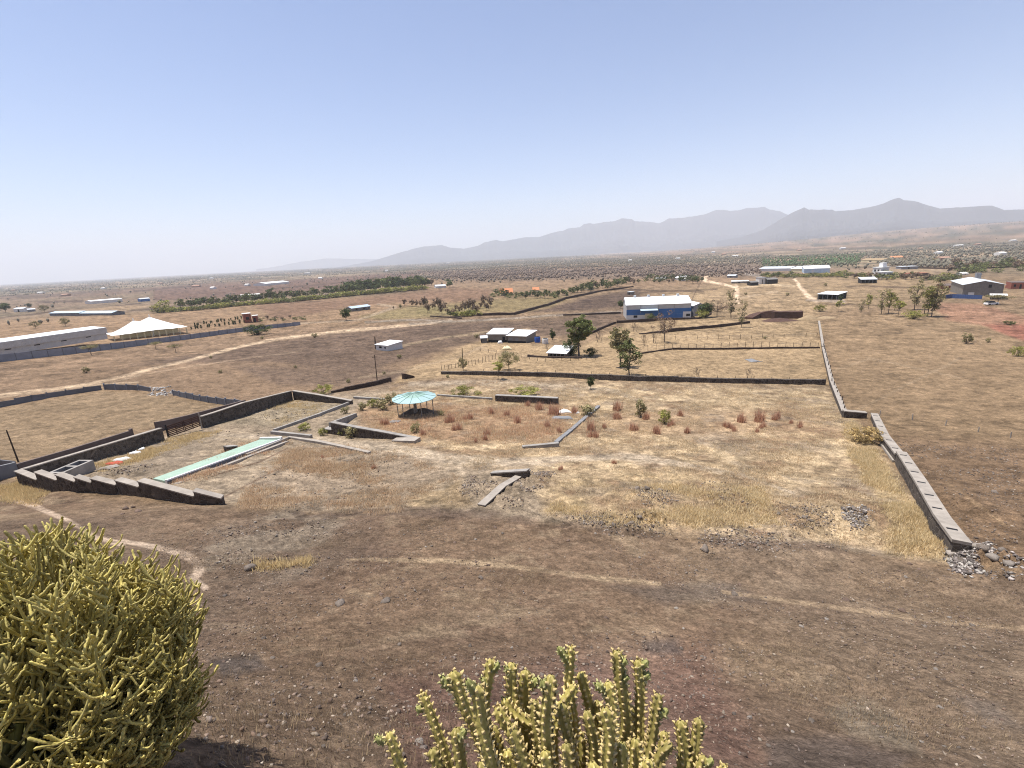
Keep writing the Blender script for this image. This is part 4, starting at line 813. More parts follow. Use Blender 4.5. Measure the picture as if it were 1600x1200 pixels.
slabthing('metal_sheet', 'white crumpled sheet lying among the reddish tufts', 'sheet', 884, 646, 17, 1.6, .3, M['white'])
slabthing('metal_sheet', 'grey fallen slab before the white crumpled sheet', 'sheet', 879, 655, 32, 1.2, .2, M['greyconc'])
slabthing('metal_sheet', 'small white piece right of the white crumpled sheet', 'sheet', 901, 646, 9, .8, .2, M['offwhite'])
slabthing('metal_sheet', 'pale slab on the ground before the round canopy', 'sheet', 615, 661, 15, 1., .12, M['greyconc'])
slabthing('debris_sheet', 'torn pink and white sheet on the ground below the left wall', 'sheet', 160, 736, 20, 1.0, .3, M['rockpale'])
slabthing('debris_sheet', 'torn red sheet on the ground below the left wall', 'sheet', 171, 727, 13, 1.0, .25, M['red'])
slabthing('debris_sheet', 'pale strip of board leaning beside the torn sheets', 'board', 181, 722, 14, 1.3, .25, M['offwhite'])
slabthing('packing_box', 'small white box lying below the left stone wall', 'box', 207, 711, 10, .7, .45, M['white'])
slabthing('packing_box', 'tiny white scrap up the slope from the white box', 'box', 218, 704, 5, .5, .25, M['white'])
# white rubble in the fence gap
# trough
f = Fr((100, 749), (151, 736)); r = f.root('water_trough', 'double concrete trough behind the stepped wall', 'trough'); L = f.L; D = 1.25; hh = .42; mb = MB()
mb.box(0, L, 0, .2, -.4, hh); mb.box(0, L, D-.2, D, -.4, hh); mb.box(0, .2, .2, D-.2, -.4, hh); mb.box(L-.2, L, .2, D-.2, -.4, hh); mb.box(L*.48, L*.48+.2, .2, D-.2, -.4, hh-.01); mb.build('basin', M['concrete'], r)
MB().box(.2, L-.2, .2, D-.2, -.4, .06).build('floor', M['dark'], r)
# long pale green strip
a1 = at(259, 757.5); a2 = at(438, 691); b1 = at(240, 750.5); b2 = at(406, 689); r = empty('green_channel', a1, 'long pale green painted strip with white rim and side coloured dark for shadow', 'walkway')
O = a1; hh = .27
def Zp(p, h): return tuple(np.array([p[0]-O[0], p[1]-O[1], p[2]-O[2]+h]))
def lerp(a, b, t): return a+(b-a)*t
mb = MB(); N = 12
for i in range(N):
    t0, t1 = i/N, (i+1)/N; A0, A1, B0, B1 = lerp(a1, a2, t0), lerp(a1, a2, t1), lerp(b1, b2, t0), lerp(b1, b2, t1)
    mb.hexa([Zp(A0, -.5), Zp(A1, -.5), Zp(B1, -.5), Zp(B0, -.5), Zp(A0, hh), Zp(A1, hh), Zp(B1, hh*.5), Zp(B0, hh*.5)])
mb.build('floor', M['mint'], r)
ex = (a2-a1)[:2]; ex /= np.linalg.norm(ex); nr_ = np.array([ex[1], -ex[0]])
if nr_@(b1-a1)[:2] > 0: nr_ = -nr_
n3 = np.array([nr_[0], nr_[1], 0])
MB().hexa([Zp(a1, .1-.5), Zp(a1+n3*.14, -.5), Zp(a2+n3*.14, -.5), Zp(a2, -.5), Zp(a1, hh+.07), Zp(a1+n3*.14, hh+.07), Zp(a2+n3*.14, hh+.07), Zp(a2, hh+.07)]).build('rim', M['white'], r)
MB().hexa([Zp(a1+n3*.145, -.5), Zp(a1+n3*.16, -.5), Zp(a2+n3*.16, -.5), Zp(a2+n3*.145, -.5), Zp(a1+n3*.145, hh-.03), Zp(a1+n3*.16, hh-.03), Zp(a2+n3*.16, hh-.03), Zp(a2+n3*.145, hh-.03)]).build('shadow_side', M['panelgrey'], r)  # dark panel: shadow along the strip's side put into the colour
MB().hexa([Zp(a1+n3*.5, -.5), Zp(a1+n3*.85, -.5), Zp(a2+n3*.85, -.5), Zp(a2+n3*.5, -.5), Zp(a1+n3*.5, .06), Zp(a1+n3*.85, .06), Zp(a2+n3*.85, .10), Zp(a2+n3*.5, .10)]).build('ledge', M['coping'], r)
e3 = np.array([ex[0], ex[1], 0])
MB().hexa([Zp(a2+n3*.14, -.3), Zp(a2+n3*.14+e3*.25, -.3), Zp(b2+e3*.25, -.3), Zp(b2, -.3), Zp(a2+n3*.14, hh+.22), Zp(a2+n3*.14+e3*.25, hh+.22), Zp(b2+e3*.25, hh+.02), Zp(b2, hh+.02)]).build('end_wall', M['offwhite'], r)
wall('stone_block', 'small dark stone block beside the green strip', [[(356, 706, 698), (372, 702, 696)]], .5, M['stone'], M['concrete'], cat='block')
# round canopy
P = at(650, 648); k = ppm(P); R = 34.5/k; eave = htop(P, 621); top = eave+.55
r = empty('round_canopy', P, 'round pale green canopy on posts in the walled plot', 'canopy'); N = 12
for i in range(N):
    a0, a1_ = 2*math.pi*i/N, 2*math.pi*(i+1)/N; q = [(R*math.cos(a0), R*math.sin(a0)), (R*math.cos(a1_), R*math.sin(a1_))]
    ri = .52; mid = eave+(top-eave)*(1-ri); c0 = [(x*ri, y*ri, mid) for x, y in q]
    mb = MB(); mb.poly([(0, 0, top+.02), (*c0[0][:2], mid+.02), (*c0[1][:2], mid+.02)]); mb.poly([(0, 0, top-.01), (*c0[1][:2], mid-.01), (*c0[0][:2], mid-.01)]); mb.build('inner_panel', M['mint2'], r)
    mb = MB(); mb.hexa([(*q[0], eave-.02), (*q[1], eave-.02), (*c0[1][:2], mid-.012), (*c0[0][:2], mid-.012), (*q[0], eave+.02), (*q[1], eave+.02), (*c0[1][:2], mid+.022), (*c0[0][:2], mid+.022)]); mb.build('outer_panel', M['aqua'], r)
    MB().tube([(0, 0, top+.05), (q[0][0], q[0][1], eave+.04)], .035, 5).build('rib', M['mint2'], r)
    if i % 2 == 0: MB().tube([(q[0][0]*.8, q[0][1]*.8, -.3), (q[0][0]*.8, q[0][1]*.8, eave+.12)], .05, 8).build('post', M['metal'], r)
MB().tube([(0, 0, -.3), (0, 0, .8), (0, 0, top-.02)], [.28, .2, .12], 10).build('centre_post', M['concrete'], r)
MB().tube([(0, 0, top+.0), (0, 0, top+.14)], [.2, .05], 8).build('finial', M['aqua'], r)
M['shadesoil'] = mat('shade_dark_soil', (.10, .07, .05), var=.3, scale=4, bump=.05)  # soil colour darkened to carry the shade below the canopy

mound('shade_soil_mound', 'soil mound enlarged and darkened to give shade under the round canopy', 654, 645, 58, 12, M['shadesoil'], sq=.9)  # mound made large and dark to stand in for the canopy's shade
# ------------------------------------------------------------------ trees
def leafquads(C, r, n, ls, flat=.8, tone=(.55, 1.5), seed=0):
    """n leaf quads round every clump centre C (k,3) with radii r (k,)"""
    g = np.random.default_rng(seed); k = len(C); idx = np.repeat(np.arange(k), n)
    d = g.normal(size=(len(idx), 3)); d /= np.linalg.norm(d, axis=1)[:, None]; rad_ = g.uniform(.35, 1, len(idx))**.5
    P = C[idx]+d*(rad_*r[idx])[:, None]*np.array([1, 1, flat])
    a = g.normal(size=P.shape)+d*.4; a /= np.linalg.norm(a, axis=1)[:, None]; b = np.cross(a, g.normal(size=P.shape)); b /= np.linalg.norm(b, axis=1)[:, None]
    s = ls*g.uniform(.6, 1.4, len(P))[:, None]; a = a*s; b = b*s*.6
    V = np.stack([P-a, P+b, P+a, P-b], 1).reshape(-1, 3); Fq = np.arange(len(V)).reshape(-1, 4)
    ct = g.uniform(*tone, k)[idx]*g.uniform(.75, 1.25, len(idx)); T = np.repeat(ct, 4)[:, None]*np.ones(3)
    T = T*np.array([1, 1, 1])+np.repeat(g.uniform(-.1, .22, len(idx)), 4)[:, None]*np.array([1, .5, 0])
    return V, Fq, np.clip(T, .2, 2)
def tree_mesh(kind, seed, ncl, nl, ls, leaf, bark='bark'):
    g = np.random.default_rng(seed); mb = MB()
    spec = dict(round=(.30, .40, .62, .36), tall=(.42, .22, .66, .32), slender=(.25, .17, .58, .42), umbrella=(.55, .60, .80, .14), conical=(.15, .24, .52, .40), bush=(.02, .55, .48, .40), willow=(.05, .55, .5, .42), bare=(.2, .32, .6, .36), sapling=(.35, .26, .68, .26))[kind]
    z0, rx, cz, rz = spec; C = []
    while len(C) < ncl:
        p = g.uniform(-1, 1, 3)
        if np.linalg.norm(p) > 1 or np.linalg.norm(p) < .35: continue
        if kind == 'conical' and math.hypot(p[0], p[1]) > (1-p[2])*.62+.05: continue
        if kind == 'umbrella' and p[2] < -.3: continue
        q = np.array([p[0]*rx, p[1]*rx, cz+p[2]*rz]); q[:2] *= 1+.25*math.sin(5*q[2]+seed); C.append(q)
    C = np.array(C); r = g.uniform(.07, .15, ncl)*(rx/.4)**.6*(.8 if kind in ('tall', 'slender', 'sapling') else 1)
    if kind == 'tall': C[:, 0] += (C[:, 2]-.5)*.1
    lean = g.normal(0, .03, 2); nt_ = 1 if kind not in ('bush', 'bare', 'willow') else 4
    for t in range(nt_):
        o = g.normal(0, .05, 2) if nt_ > 1 else (0, 0); top = min(.92, cz+rz*.6); pts = []
        for k in range(5):
            f_ = k/4; pts.append((lean[0]*f_+o[0]*(1+2*f_)+g.normal(0, .008), lean[1]*f_+o[1]*(1+2*f_)+g.normal(0, .008), -.04+(top+.04)*f_))
        rb = .02 if kind in ('tall', 'round') else .012 if kind in ('slender', 'sapling', 'bare', 'bush', 'willow') else .022
        mb.tube(pts, [rb, rb*.8, rb*.62, rb*.4, rb*.15], 6)
    nb = min(ncl, 26 if kind != 'bare' else ncl)
    for c in C[:nb]:
        zz = max(z0*.9, min(c[2]-.12-.25*math.hypot(c[0], c[1]), .9)); a = np.array([lean[0]*zz, lean[1]*zz, zz]) if kind != 'bush' else np.array([0, 0, .02]); m = (a+c)/2+np.array([0, 0, -.03])
        mb.tube([a, m, c], [.008, .005, .0025] if kind != 'bare' else [.006, .004, .0015], 4)
        if kind == 'bare':
            for _ in range(3):
                e = c+g.normal(0, .07, 3)+np.array([0, 0, .05]); mb.tube([m, (m+e)/2+g.normal(0, .01, 3), e], [.003, .002, .001], 3)
    tm = bpy.data.meshes.new('trunk'); tm.from_pydata(mb.v, [], mb.f); tm.materials.append(M[bark])
    cm = None
    if nl:
        V, Fq, T = leafquads(C, r, nl, ls, .8, seed=seed+1); cm = npmesh('crown', V, Fq, M[leaf], attr=T)
    return tm, cm
def joined(tm, cm):                # far trees: trunk and crown in one mesh
    nv = len(tm.vertices); tv = [tuple(v.co) for v in tm.vertices]; tf = [tuple(p.vertices) for p in tm.polygons]
    cv = [tuple(v.co) for v in cm.vertices]; cfc = [tuple(i+nv for i in p.vertices) for p in cm.polygons]
    me = bpy.data.meshes.new('tree'); me.from_pydata(tv+cv, [], tf+cfc); me.materials.append(tm.materials[0]); me.materials.append(cm.materials[0])
    me.polygons.foreach_set('material_index', [0]*len(tf)+[1]*len(cfc))
    a = me.color_attributes.new('tone', 'FLOAT_COLOR', 'POINT'); src = np.ones((len(cv), 4), np.float32); cm.color_attributes['tone'].data.foreach_get('color', src.ravel())
    buf = np.ones(len(cv)*4, np.float32); cm.color_attributes['tone'].data.foreach_get('color', buf); a.data.foreach_set('color', np.concatenate([np.ones(nv*4, np.float32), buf])); return me
def put(me_pair, name, u, v, hpx, label, cat='tree', group=None, wide=1., rot=None):
    P = at(u, v); h = hpx/ppm(P)*1.03; tm, cm = me_pair; e = empty(name, P-np.array([0, 0, .05]), label, cat, group)
    e.scale = (h*wide, h*wide, h); e.rotation_euler = (0, 0, rng.uniform(0, 6.28) if rot is None else rot)
    link('trunk', tm, e)
    if cm: link('crown', cm, e)
    return e
def put1(me, name, u, v, hpx, label, cat='tree', group=None, wide=1., P=None):
    P = at(u, v) if P is None else P; h = hpx/ppm(P); o = link(name, me, None, P-np.array([0, 0, .1])); o.scale = (h*wide, h*wide, h*1.03); o.rotation_euler = (0, 0, rng.uniform(0, 6.28)); return tag(o, label, cat, group)
T_ = {}
def TM(key, kind, seed, ncl, nl, ls, leaf, bark='bark'):
    T_[key] = tree_mesh(kind, seed, ncl, nl, ls, leaf, bark)
TM('big', 'tall', 3, 70, 110, .016, 'leafmid'); TM('big2', 'tall', 8, 70, 60, .016, 'leafoliv'); TM('dk', 'slender', 12, 50, 34, .016, 'leafmid')
TM('bushround', 'round', 5, 50, 90, .018, 'leafoliv'); TM('dense', 'round', 15, 60, 90, .022, 'leafdark'); TM('sap', 'sapling', 6, 26, 60, .02, 'leafyel')
TM('umb', 'umbrella', 7, 30, 50, .022, 'leafoliv'); TM('shr', 'bush', 9, 40, 60, .03, 'leafmid'); TM('shry', 'bush', 19, 34, 60, .028, 'leafyel'); TM('shrd', 'bush', 29, 40, 60, .03, 'leafdark')
TM('con', 'conical', 10, 40, 70, .024, 'leafdark'); TM('sl1', 'slender', 21, 40, 26, .018, 'leafyel'); TM('sl2', 'slender', 22, 40, 20, .017, 'leafoliv'); TM('sl3', 'slender', 23, 50, 28, .018, 'leafoliv')
TM('dry', 'round', 24, 26, 50, .018, 'leafdry', 'twig'); TM('bare', 'bare', 25, 22, 0, .02, 'leafdry', 'twig'); TM('bare2', 'bare', 26, 30, 0, .02, 'leafdry', 'twig'); TM('grassy', 'bush', 31, 50, 70, .03, 'strawleaf')
TM('weed', 'bush', 33, 30, 34, .04, 'leafyel'); TM('weed2', 'bush', 34, 26, 30, .04, 'leafoliv')
put(T_['big'], 'eucalyptus_tree', 905, 557, 62, 'tall leafy tree with split crown beside the white lean-to roof', wide=1.35, rot=.4)
put(T_['shrd'], 'shrub', 923, 557, 15, 'dark shrub at the foot of the tall split crown tree', 'shrub', wide=1.3)
put(T_['shrd'], 'shrub', 893, 555, 30, 'dark lower growth under the left side of the tall tree', 'shrub', wide=.8)
put(T_['con'], 'cypress_tree', 863.5, 531, 21, 'small dark conical tree right of the twin sheds')
put(T_['big2'], 'eucalyptus_tree', 970, 574, 64, 'tall airy green tree behind the long dark wall', wide=1.25, rot=2.)
put(T_['dk'], 'eucalyptus_tree', 983, 587, 60, 'darker slender tree right of the airy tree at the long wall', wide=1.6)
put(T_['bushround'], 'acacia_tree', 795, 578, 29, 'round grey-green tree behind the long dark wall near the left', wide=1.15)
put(T_['sap'], 'sapling', 778, 593, 30, 'bright yellow-green sapling in front of the long dark wall', wide=1.3)
put(T_['bushround'], 'sapling', 724, 580, 21, 'small grey-green sapling behind the left end of the long wall', wide=.8)
put(T_['dense'], 'sapling', 923, 608, 19, 'small dark tree alone in the open tan part of the plot', wide=.8)
put(T_['shry'], 'shrub', 724, 617, 17, 'bushy green shrub right behind the round canopy', 'shrub', wide=1.6)
put(T_['shry'], 'shrub', 746, 617, 8, 'low shrub touching the bush behind the round canopy', 'shrub', wide=1.4)
put(T_['shry'], 'shrub', 819, 618, 17, 'yellow-green shrub behind the dark wall block', 'shrub', wide=2.2)
put(T_['shry'], 'shrub', 506, 616, 18, 'green shrub beyond the far corner of the left enclosure', 'shrub', wide=1.3)
put(T_['shrd'], 'shrub', 403, 523, 17, 'broad dark bush in front of the end of the blue-grey fence', 'shrub', wide=1.9)
put(T_['dense'], 'mango_tree', 541, 501, 18, 'dark round tree left of the long grey shed', wide=1.1)
for u, v, h, lb in [(143, 555, 16, 'flat topped acacia before the blue-grey fence below the grey warehouse'), (244, 546, 12, 'small acacia in front of the fence below the white tent'), (275, 551, 13, 'spreading acacia right of the small one below the white tent')]:
    put(T_['umb'], 'acacia_tree', u, v, h, lb, wide=1.5)
put(T_['bushround'], 'acacia_tree', 103, 510, 13, 'round brown-green tree behind the roof of the grey warehouse', wide=1.1); put(T_['bushround'], 'acacia_tree', 56, 513, 11, 'smaller round tree left of its like behind the grey warehouse', wide=1.2)
put(T_['dense'], 'mango_tree', 9, 488, 14, 'dark round tree at the left edge beside the white farmhouse', wide=1.4); put(T_['dense'], 'mango_tree', 47, 482, 8, 'dark tree behind the farm hut at the far left'); put(T_['bushround'], 'acacia_tree', 70, 488, 11, 'brownish round tree at the left end of the pale blue shed', wide=1.2)
put(T_['shr'], 'shrub', 50, 551, 9, 'green bush at the wall of the grey warehouse', 'shrub', wide=1.2)
for u, v, h, k, lb in [(1345, 489, 22, 'sl2', 'leftmost slender tree of the grove by the field'), (1357, 483, 25, 'sl1', 'second slender tree from the left in the field grove'), (1377, 491, 40, 'sl2', 'thick leafy tree in the middle left of the field grove'), (1388, 490, 38, 'sl1', 'leaning twin of the thick leafy tree in the field grove'),
    (1398, 485, 24, 'sl1', 'short thin tree between the two clumps of the grove'), (1403, 495, 26, 'sap', 'thin sapling standing forward between the grove clumps'), (1429, 484, 44, 'sl3', 'broad airy tree in the right clump of the grove'),
    (1449, 495, 48, 'sl1', 'thin stemmed tree in the front of the right grove clump'), (1456, 495, 56, 'sl3', 'tallest yellowish tree in the right grove clump'), (1444, 490, 40, 'sl2', 'thin tree behind the front stems of the right grove clump'), (1466, 480, 34, 'sl3', 'yellowish tree at the right end of the grove')]:
    put(T_[k], 'field_tree', u, v, h, lb, group='trees of the field grove', wide=1.2)
put(T_['shry'], 'shrub', 1426, 498, 15, 'yellow-green bush at the foot of the field grove', 'shrub', wide=1.7); put(T_['sap'], 'sapling', 1311, 487, 18, 'thin sapling before the white roofed open shed', wide=1.2); put(T_['con'], 'cypress_tree', 1313, 471, 14, 'dark narrow tree at the right end of the open shed', wide=1.)
put(T_['weed'], 'shrub', 1281, 487, 12, 'yellowish bush beyond the red pit', 'shrub', wide=1.4)
put(T_['sl2'], 'field_tree', 1142, 497, 46, 'thin airy tree right of the blue warehouse', wide=1.05); put(T_['sl2'], 'field_tree', 1158, 512, 44, 'second thin airy tree near the terrace wall', wide=.95); put(T_['dry'], 'dry_tree', 1038, 535, 50, 'pale dry tree before the blue warehouse', wide=.8)
put(T_['dense'], 'mango_tree', 1103, 496, 22, 'dense green tree at the right corner of the blue warehouse', wide=1.3); put(T_['shry'], 'shrub', 1096, 497, 16, 'bright green bush against the right corner of the blue warehouse', 'shrub', wide=1.1); put(T_['dry'], 'dry_tree', 1120, 495, 28, 'brown dry tree right of the green corner tree', wide=1.2)
put(T_['dense'], 'mango_tree', 970, 482, 12, 'small dark tree at the left end of the blue warehouse'); put(T_['shr'], 'shrub', 1018, 501, 12, 'green bush before the blue warehouse door', 'shrub', wide=1.3)
for u, v, h, lb in [(992, 518, 17, 'bare leafless tree left of the terrace wall'), (1006, 540, 21, 'bare reddish tree at the left end of the wire fences'), (1021, 536, 22, 'bare spreading tree right of the reddish bare one'), (1088, 590, 19, 'leafless tree behind the long dark wall'), (1170, 591, 18, 'leafless forked tree behind the right part of the long wall'), (936, 535, 20, 'bare brown tree right of the tall split crown tree'), (855, 548, 14, 'bare shrub at the path below the blue drum')]:
    put(T_['bare' if int(u) % 2 else 'bare2'], 'bare_tree', u, v, h, lb, wide=1.1)
put(T_['weed2'], 'shrub', 1510, 537, 20, 'thin olive bush in the wide field at the right', 'shrub', wide=.9); put(T_['weed2'], 'shrub', 1544, 535, 9, 'small olive bush right of the thin olive bush', 'shrub'); put(T_['shry'], 'shrub', 1590, 557, 19, 'yellow-green bush at the right edge of the wide field', 'shrub', wide=1.)
put(T_['shr'], 'shrub', 1577, 508, 8, 'low dark green bush by the red soil', 'shrub', wide=1.8); put(T_['umb'], 'rain_tree', 1558, 476, 15, 'dark spreading tree over the white car', wide=2.2)
put(T_['grassy'], 'shrub', 1352, 691, 27, 'rounded straw and green bush beside the slotted wall', 'shrub', wide=1.4)
put(T_['weed2'], 'shrub', 1000, 652, 34, 'tall thin green weed clump among the tufts', 'shrub', wide=.7); put(T_['weed'], 'shrub', 1038, 662, 26, 'smaller yellow-green weed right of the tall weed clump', 'shrub', wide=.8); put(T_['weed2'], 'shrub', 918, 650, 22, 'olive grass bush beside the pale fallen sheet', 'shrub', wide=1.3)
for u, v, h, w_ in [(612, 632, 22, 1.1), (598, 640, 22, 1.1), (583, 637, 16, 1.2), (566, 641, 16, 1.1), (540, 646, 14, 1.1), (630, 630, 18, 1.1), (548, 684, 22, 1.1), (535, 680, 14, 1.), (477, 672, 13, 1.6), (690, 650, 12, 1.), (650, 676, 20, 1.), (505, 680, 14, 1.)]:
    put(T_['weed' if int(u) % 2 else 'weed2'], 'weed_clump', u, v, h, 'green weed clump among dry grass near the round canopy', 'weed', 'green weeds near the round canopy', wide=w_)
for u, v, h in [(345, 583, 7), (135, 583, 12), (462, 575, 6), (492, 528, 9), (624, 560, 8), (545, 598, 8), (745, 528, 8), (600, 585, 6), (410, 530, 6), (1195, 530, 6), (1540, 475, 8), (700, 590, 6), (330, 560, 5), (1230, 462, 6), (1290, 447, 6), (1165, 461, 5), (1460, 410, 8)]:
    put(T_['weed2'], 'field_shrub', u, v, h, 'small olive shrub alone in an open field', 'shrub', 'lone shrubs in the fields', wide=1.2)
# small trees of the orchards, each one an object; far away, so trunk and crown share a mesh
J = {k: joined(*tree_mesh(kd, sd, 22, 22, .05, lf)) for k, kd, sd, lf in [('a', 'round', 41, 'leafdark'), ('b', 'round', 42, 'leafmid'), ('c', 'bush', 43, 'leafmid'), ('d', 'bush', 44, 'leafyel'), ('e', 'sapling', 45, 'leafdark'), ('f', 'round', 46, 'leafdry'), ('g', 'conical', 47, 'leafdark'), ('h', 'willow', 48, 'leafyel')]}
def belt(line, n, hs, keys, label, group, name='belt_tree', jv=1.5, wide=1.2):
    c = np.array(line, float)
    for k in range(n):
        u = c[0, 0]+(c[-1, 0]-c[0, 0])*(k+rng.uniform(0, 1))/n; v = np.interp(u, c[:, 0], c[:, 1])-rng.uniform(0, jv)
        put1(J[keys[rng.integers(len(keys))]], name, u, v, rng.uniform(*hs), label, 'tree', group, wide)
belt([(244, 489), (300, 486), (375, 478.5), (469, 471), (544, 463.5), (600, 458.5), (665, 452.5)], 84, (6.5, 10), 'cdd', 'pale green bush in the front row of the long tree belt', 'front row of the tree belt', 'belt_bush', 1., 1.9)
belt([(280, 483), (375, 476), (469, 467), (544, 460), (600, 455), (670, 450)], 74, (10, 16), 'abbe', 'dark green tree standing in the long tree belt', 'trees of the long belt', wide=1.2)
belt([(540, 460), (600, 453), (665, 449)], 36, (13, 20), 'aab', 'taller dark tree at the thick right end of the belt', 'tall trees at the end of the belt', wide=1.2)
put1(J['h'], 'willow_tree', 255, 488.5, 20, 'large pale willowy tree at the left end of the belt', wide=1.3); put1(J['a'], 'mango_tree', 424, 470, 20, 'dark tree standing highest in the middle of the belt', wide=1.); put1(J['a'], 'mango_tree', 703, 450, 14, 'dark round tree right of the pale low house', wide=1.4); put1(J['f'], 'dry_tree', 674, 446, 11, 'brown tree left of the pale low house', wide=1.4)
belt([(768, 464), (800, 468), (876, 466), (910, 459), (985, 446)], 52, (7, 13), 'abbce', 'leafy orchard tree beyond the curving dark wall', 'orchard trees round the orange roofs', 'orchard_tree', 5.5, 1.2)
belt([(900, 458), (990, 445), (1095, 443)], 22, (7, 12), 'aefb', 'tree of the orchard end near the farm sheds', 'trees at the orchard end', 'orchard_tree', 3, 1.1)
belt([(1015, 440), (1100, 441)], 12, (6, 11), 'ab', 'dark tree around the far farm beyond the warehouse', 'trees of the far farm', 'farm_tree', 2, 1.3)
belt([(660, 492), (720, 497), (770, 488)], 26, (9, 20), 'ff', 'brown dry tree in the thicket left of the orchard', 'dry thicket trees', 'thicket_tree', 12, .9)
belt([(700, 496), (748, 495)], 9, (7, 11), 'bd', 'bright green bush at the lower edge of the dry thicket', 'green bushes of the thicket', 'thicket_bush', 2, 1.6)
belt([(610, 485), (680, 478)], 8, (5, 12), 'fa', 'small tree scattered left of the dry thicket', 'trees left of the thicket', 'thicket_tree', 6, 1.1)
belt([(1190, 435), (1310, 433)], 34, (5, 8), 'cbd', 'round bush of the hedge before the far warehouses', 'hedge before the far warehouses', 'hedge_bush', 2.5, 1.6)
belt([(1310, 436), (1500, 440)], 40, (6, 11), 'bcfd', 'bush behind the grove below the white houses', 'bushes below the white houses', 'field_bush', 6, 1.5)
belt([(1480, 428), (1640, 425)], 34, (8, 16), 'bcf', 'olive bush on the slope behind the gabled warehouse', 'bushes behind the gabled warehouse', 'field_bush', 12, 1.4)
belt([(296, 516), (385, 505)], 15, (6, 9), 'gg', 'small dark conifer lining the driveway right of the tent', 'conifers along the driveway', 'driveway_conifer', .4, 1.); belt([(300, 510), (380, 499)], 16, (5, 8), 'gg', 'small dark conifer of the back row along the driveway', 'back row of driveway conifers', 'driveway_conifer', .4, 1.)
belt([(406, 503), (480, 500)], 12, (4, 8), 'fc', 'low bush right of the brick gatehouse', 'bushes right of the gatehouse', 'field_bush', 4, 1.3); belt([(195, 543), (290, 529)], 7, (4, 7), 'gc', 'small bush between the tent and the fence', 'bushes before the tent', 'field_bush', .5, 1.1)
# the woods and scrub of the far plain: past counting
def far_scrub():
    g = np.random.default_rng(5)
    ph = (1+5**.5)/2; ico = np.array([(-1, ph, 0), (1, ph, 0), (-1, -ph, 0), (1, -ph, 0), (0, -1, ph), (0, 1, ph), (0, -1, -ph), (0, 1, -ph), (ph, 0, -1), (ph, 0, 1), (-ph, 0, -1), (-ph, 0, 1)])/1.9
    ft = np.array([(0, 11, 5), (0, 5, 1), (0, 1, 7), (0, 7, 10), (0, 10, 11), (1, 5, 9), (5, 11, 4), (11, 10, 2), (10, 7, 6), (7, 1, 8), (3, 9, 4), (3, 4, 2), (3, 2, 6), (3, 6, 8), (3, 8, 9), (4, 9, 5), (2, 4, 11), (6, 2, 10), (8, 6, 7), (9, 8, 1)])
    n = 150000; az = np.radians(g.uniform(-56, 56, n)); d = np.exp(g.uniform(math.log(430), math.log(9500), n)); X = d*np.sin(az); Y = d*np.cos(az)
    U, V = proj(X, Y, TB(X, Y)); hz = 443-.052*U; dv = V-hz
    dens = .04+1.1*sst(.0, .4, fbm(X/700, Y/200, 4, 201))
    dens = dens*(.25+1.0*sst(-.15, .15, fbm(X/260, Y/90, 3, 211)))
    dens *= sst(300, 900, d)
    # woods
    for p, k in [([(600, 425), (900, 412), (1180, 402), (1340, 400), (1340, 412), (1180, 418), (900, 432), (640, 440)], .9), ([(1190, 405), (1350, 398), (1340, 413), (1190, 418)], 2.5), ([(1330, 395), (1640, 375), (1640, 408), (1480, 418), (1380, 412)], 2.0),
                 ([(640, 405), (1000, 400), (1200, 398), (1200, 406), (900, 418), (600, 424)], 2.2), ([(0, 442), (300, 430), (600, 412), (600, 422), (300, 442), (0, 462)], 1.2), ([(700, 430), (1190, 420), (1190, 430), (900, 437), (700, 437)], 1.2)]:
        dens = dens+k*polymask(U, V, p, 4)
    for p in [[(620, 440), (780, 438), (1000, 432), (1180, 428), (1180, 470), (620, 500)], [(0, 475), (240, 460), (460, 440), (640, 430), (700, 460), (240, 489), (0, 500)], [(1180, 425), (1700, 420), (1700, 520), (1180, 520)]]:
        dens = dens*(1-.93*polymask(U, V, p, 5))
    keep = g.uniform(0, 2.6, n) < dens*(.35+1.3*sst(-.25, .2, fbm(X/120, Y/60, 3, 221))); X, Y, d, U, V = X[keep], Y[keep], d[keep], U[keep], V[keep]; n = len(X)
    h = (1.3+3.4*g.uniform(0, 1, n)**2)*(1+.6*sst(2500, 6000, d)); w_ = h*g.uniform(.45, .9, n)*(1+.7*sst(1500, 5000, d)); Z = TB(X, Y)+h*.42
    P = ico[None]*np.stack([w_*.5, w_*.5, h*.5], 1)[:, None]*g.uniform(.65, 1.3, (n, 12))[:, :, None]; P = P+np.stack([X, Y, Z], 1)[:, None]
    green = polymask(U, V, [(1190, 405), (1350, 398), (1340, 413), (1190, 418)], 6)[:, None]; brown_ = polymask(U, V, [(640, 425), (1190, 412), (1190, 432), (700, 440)], 4)[:, None]
    c = np.array([.14, .13, .095])*g.uniform(.8, 1.2, (n, 1)); c = c+g.uniform(0, .05, (n, 1))*np.array([1, .7, .5]); c = c*(1-green)+green*np.array([.085, .125, .055])*g.uniform(.7, 1.4, (n, 1)); c = c*(1-brown_)+brown_*np.array([.18, .135, .105])*g.uniform(.85, 1.15, (n, 1))
    Fq = (ft[None]+(np.arange(n)*12)[:, None, None]).reshape(-1, 3)
    me = npmesh('distant_trees', P.reshape(-1, 3), Fq, M['farleaf'], True, np.repeat(c, 12, 0)); tag(link('distant_trees', me), 'mass of scattered trees and scrub woods over the far plain', kind='stuff')
M['farleaf'] = mat('far_foliage', (1, 1, 1), var=.3, scale=.5, attr='tone')
far_scrub()
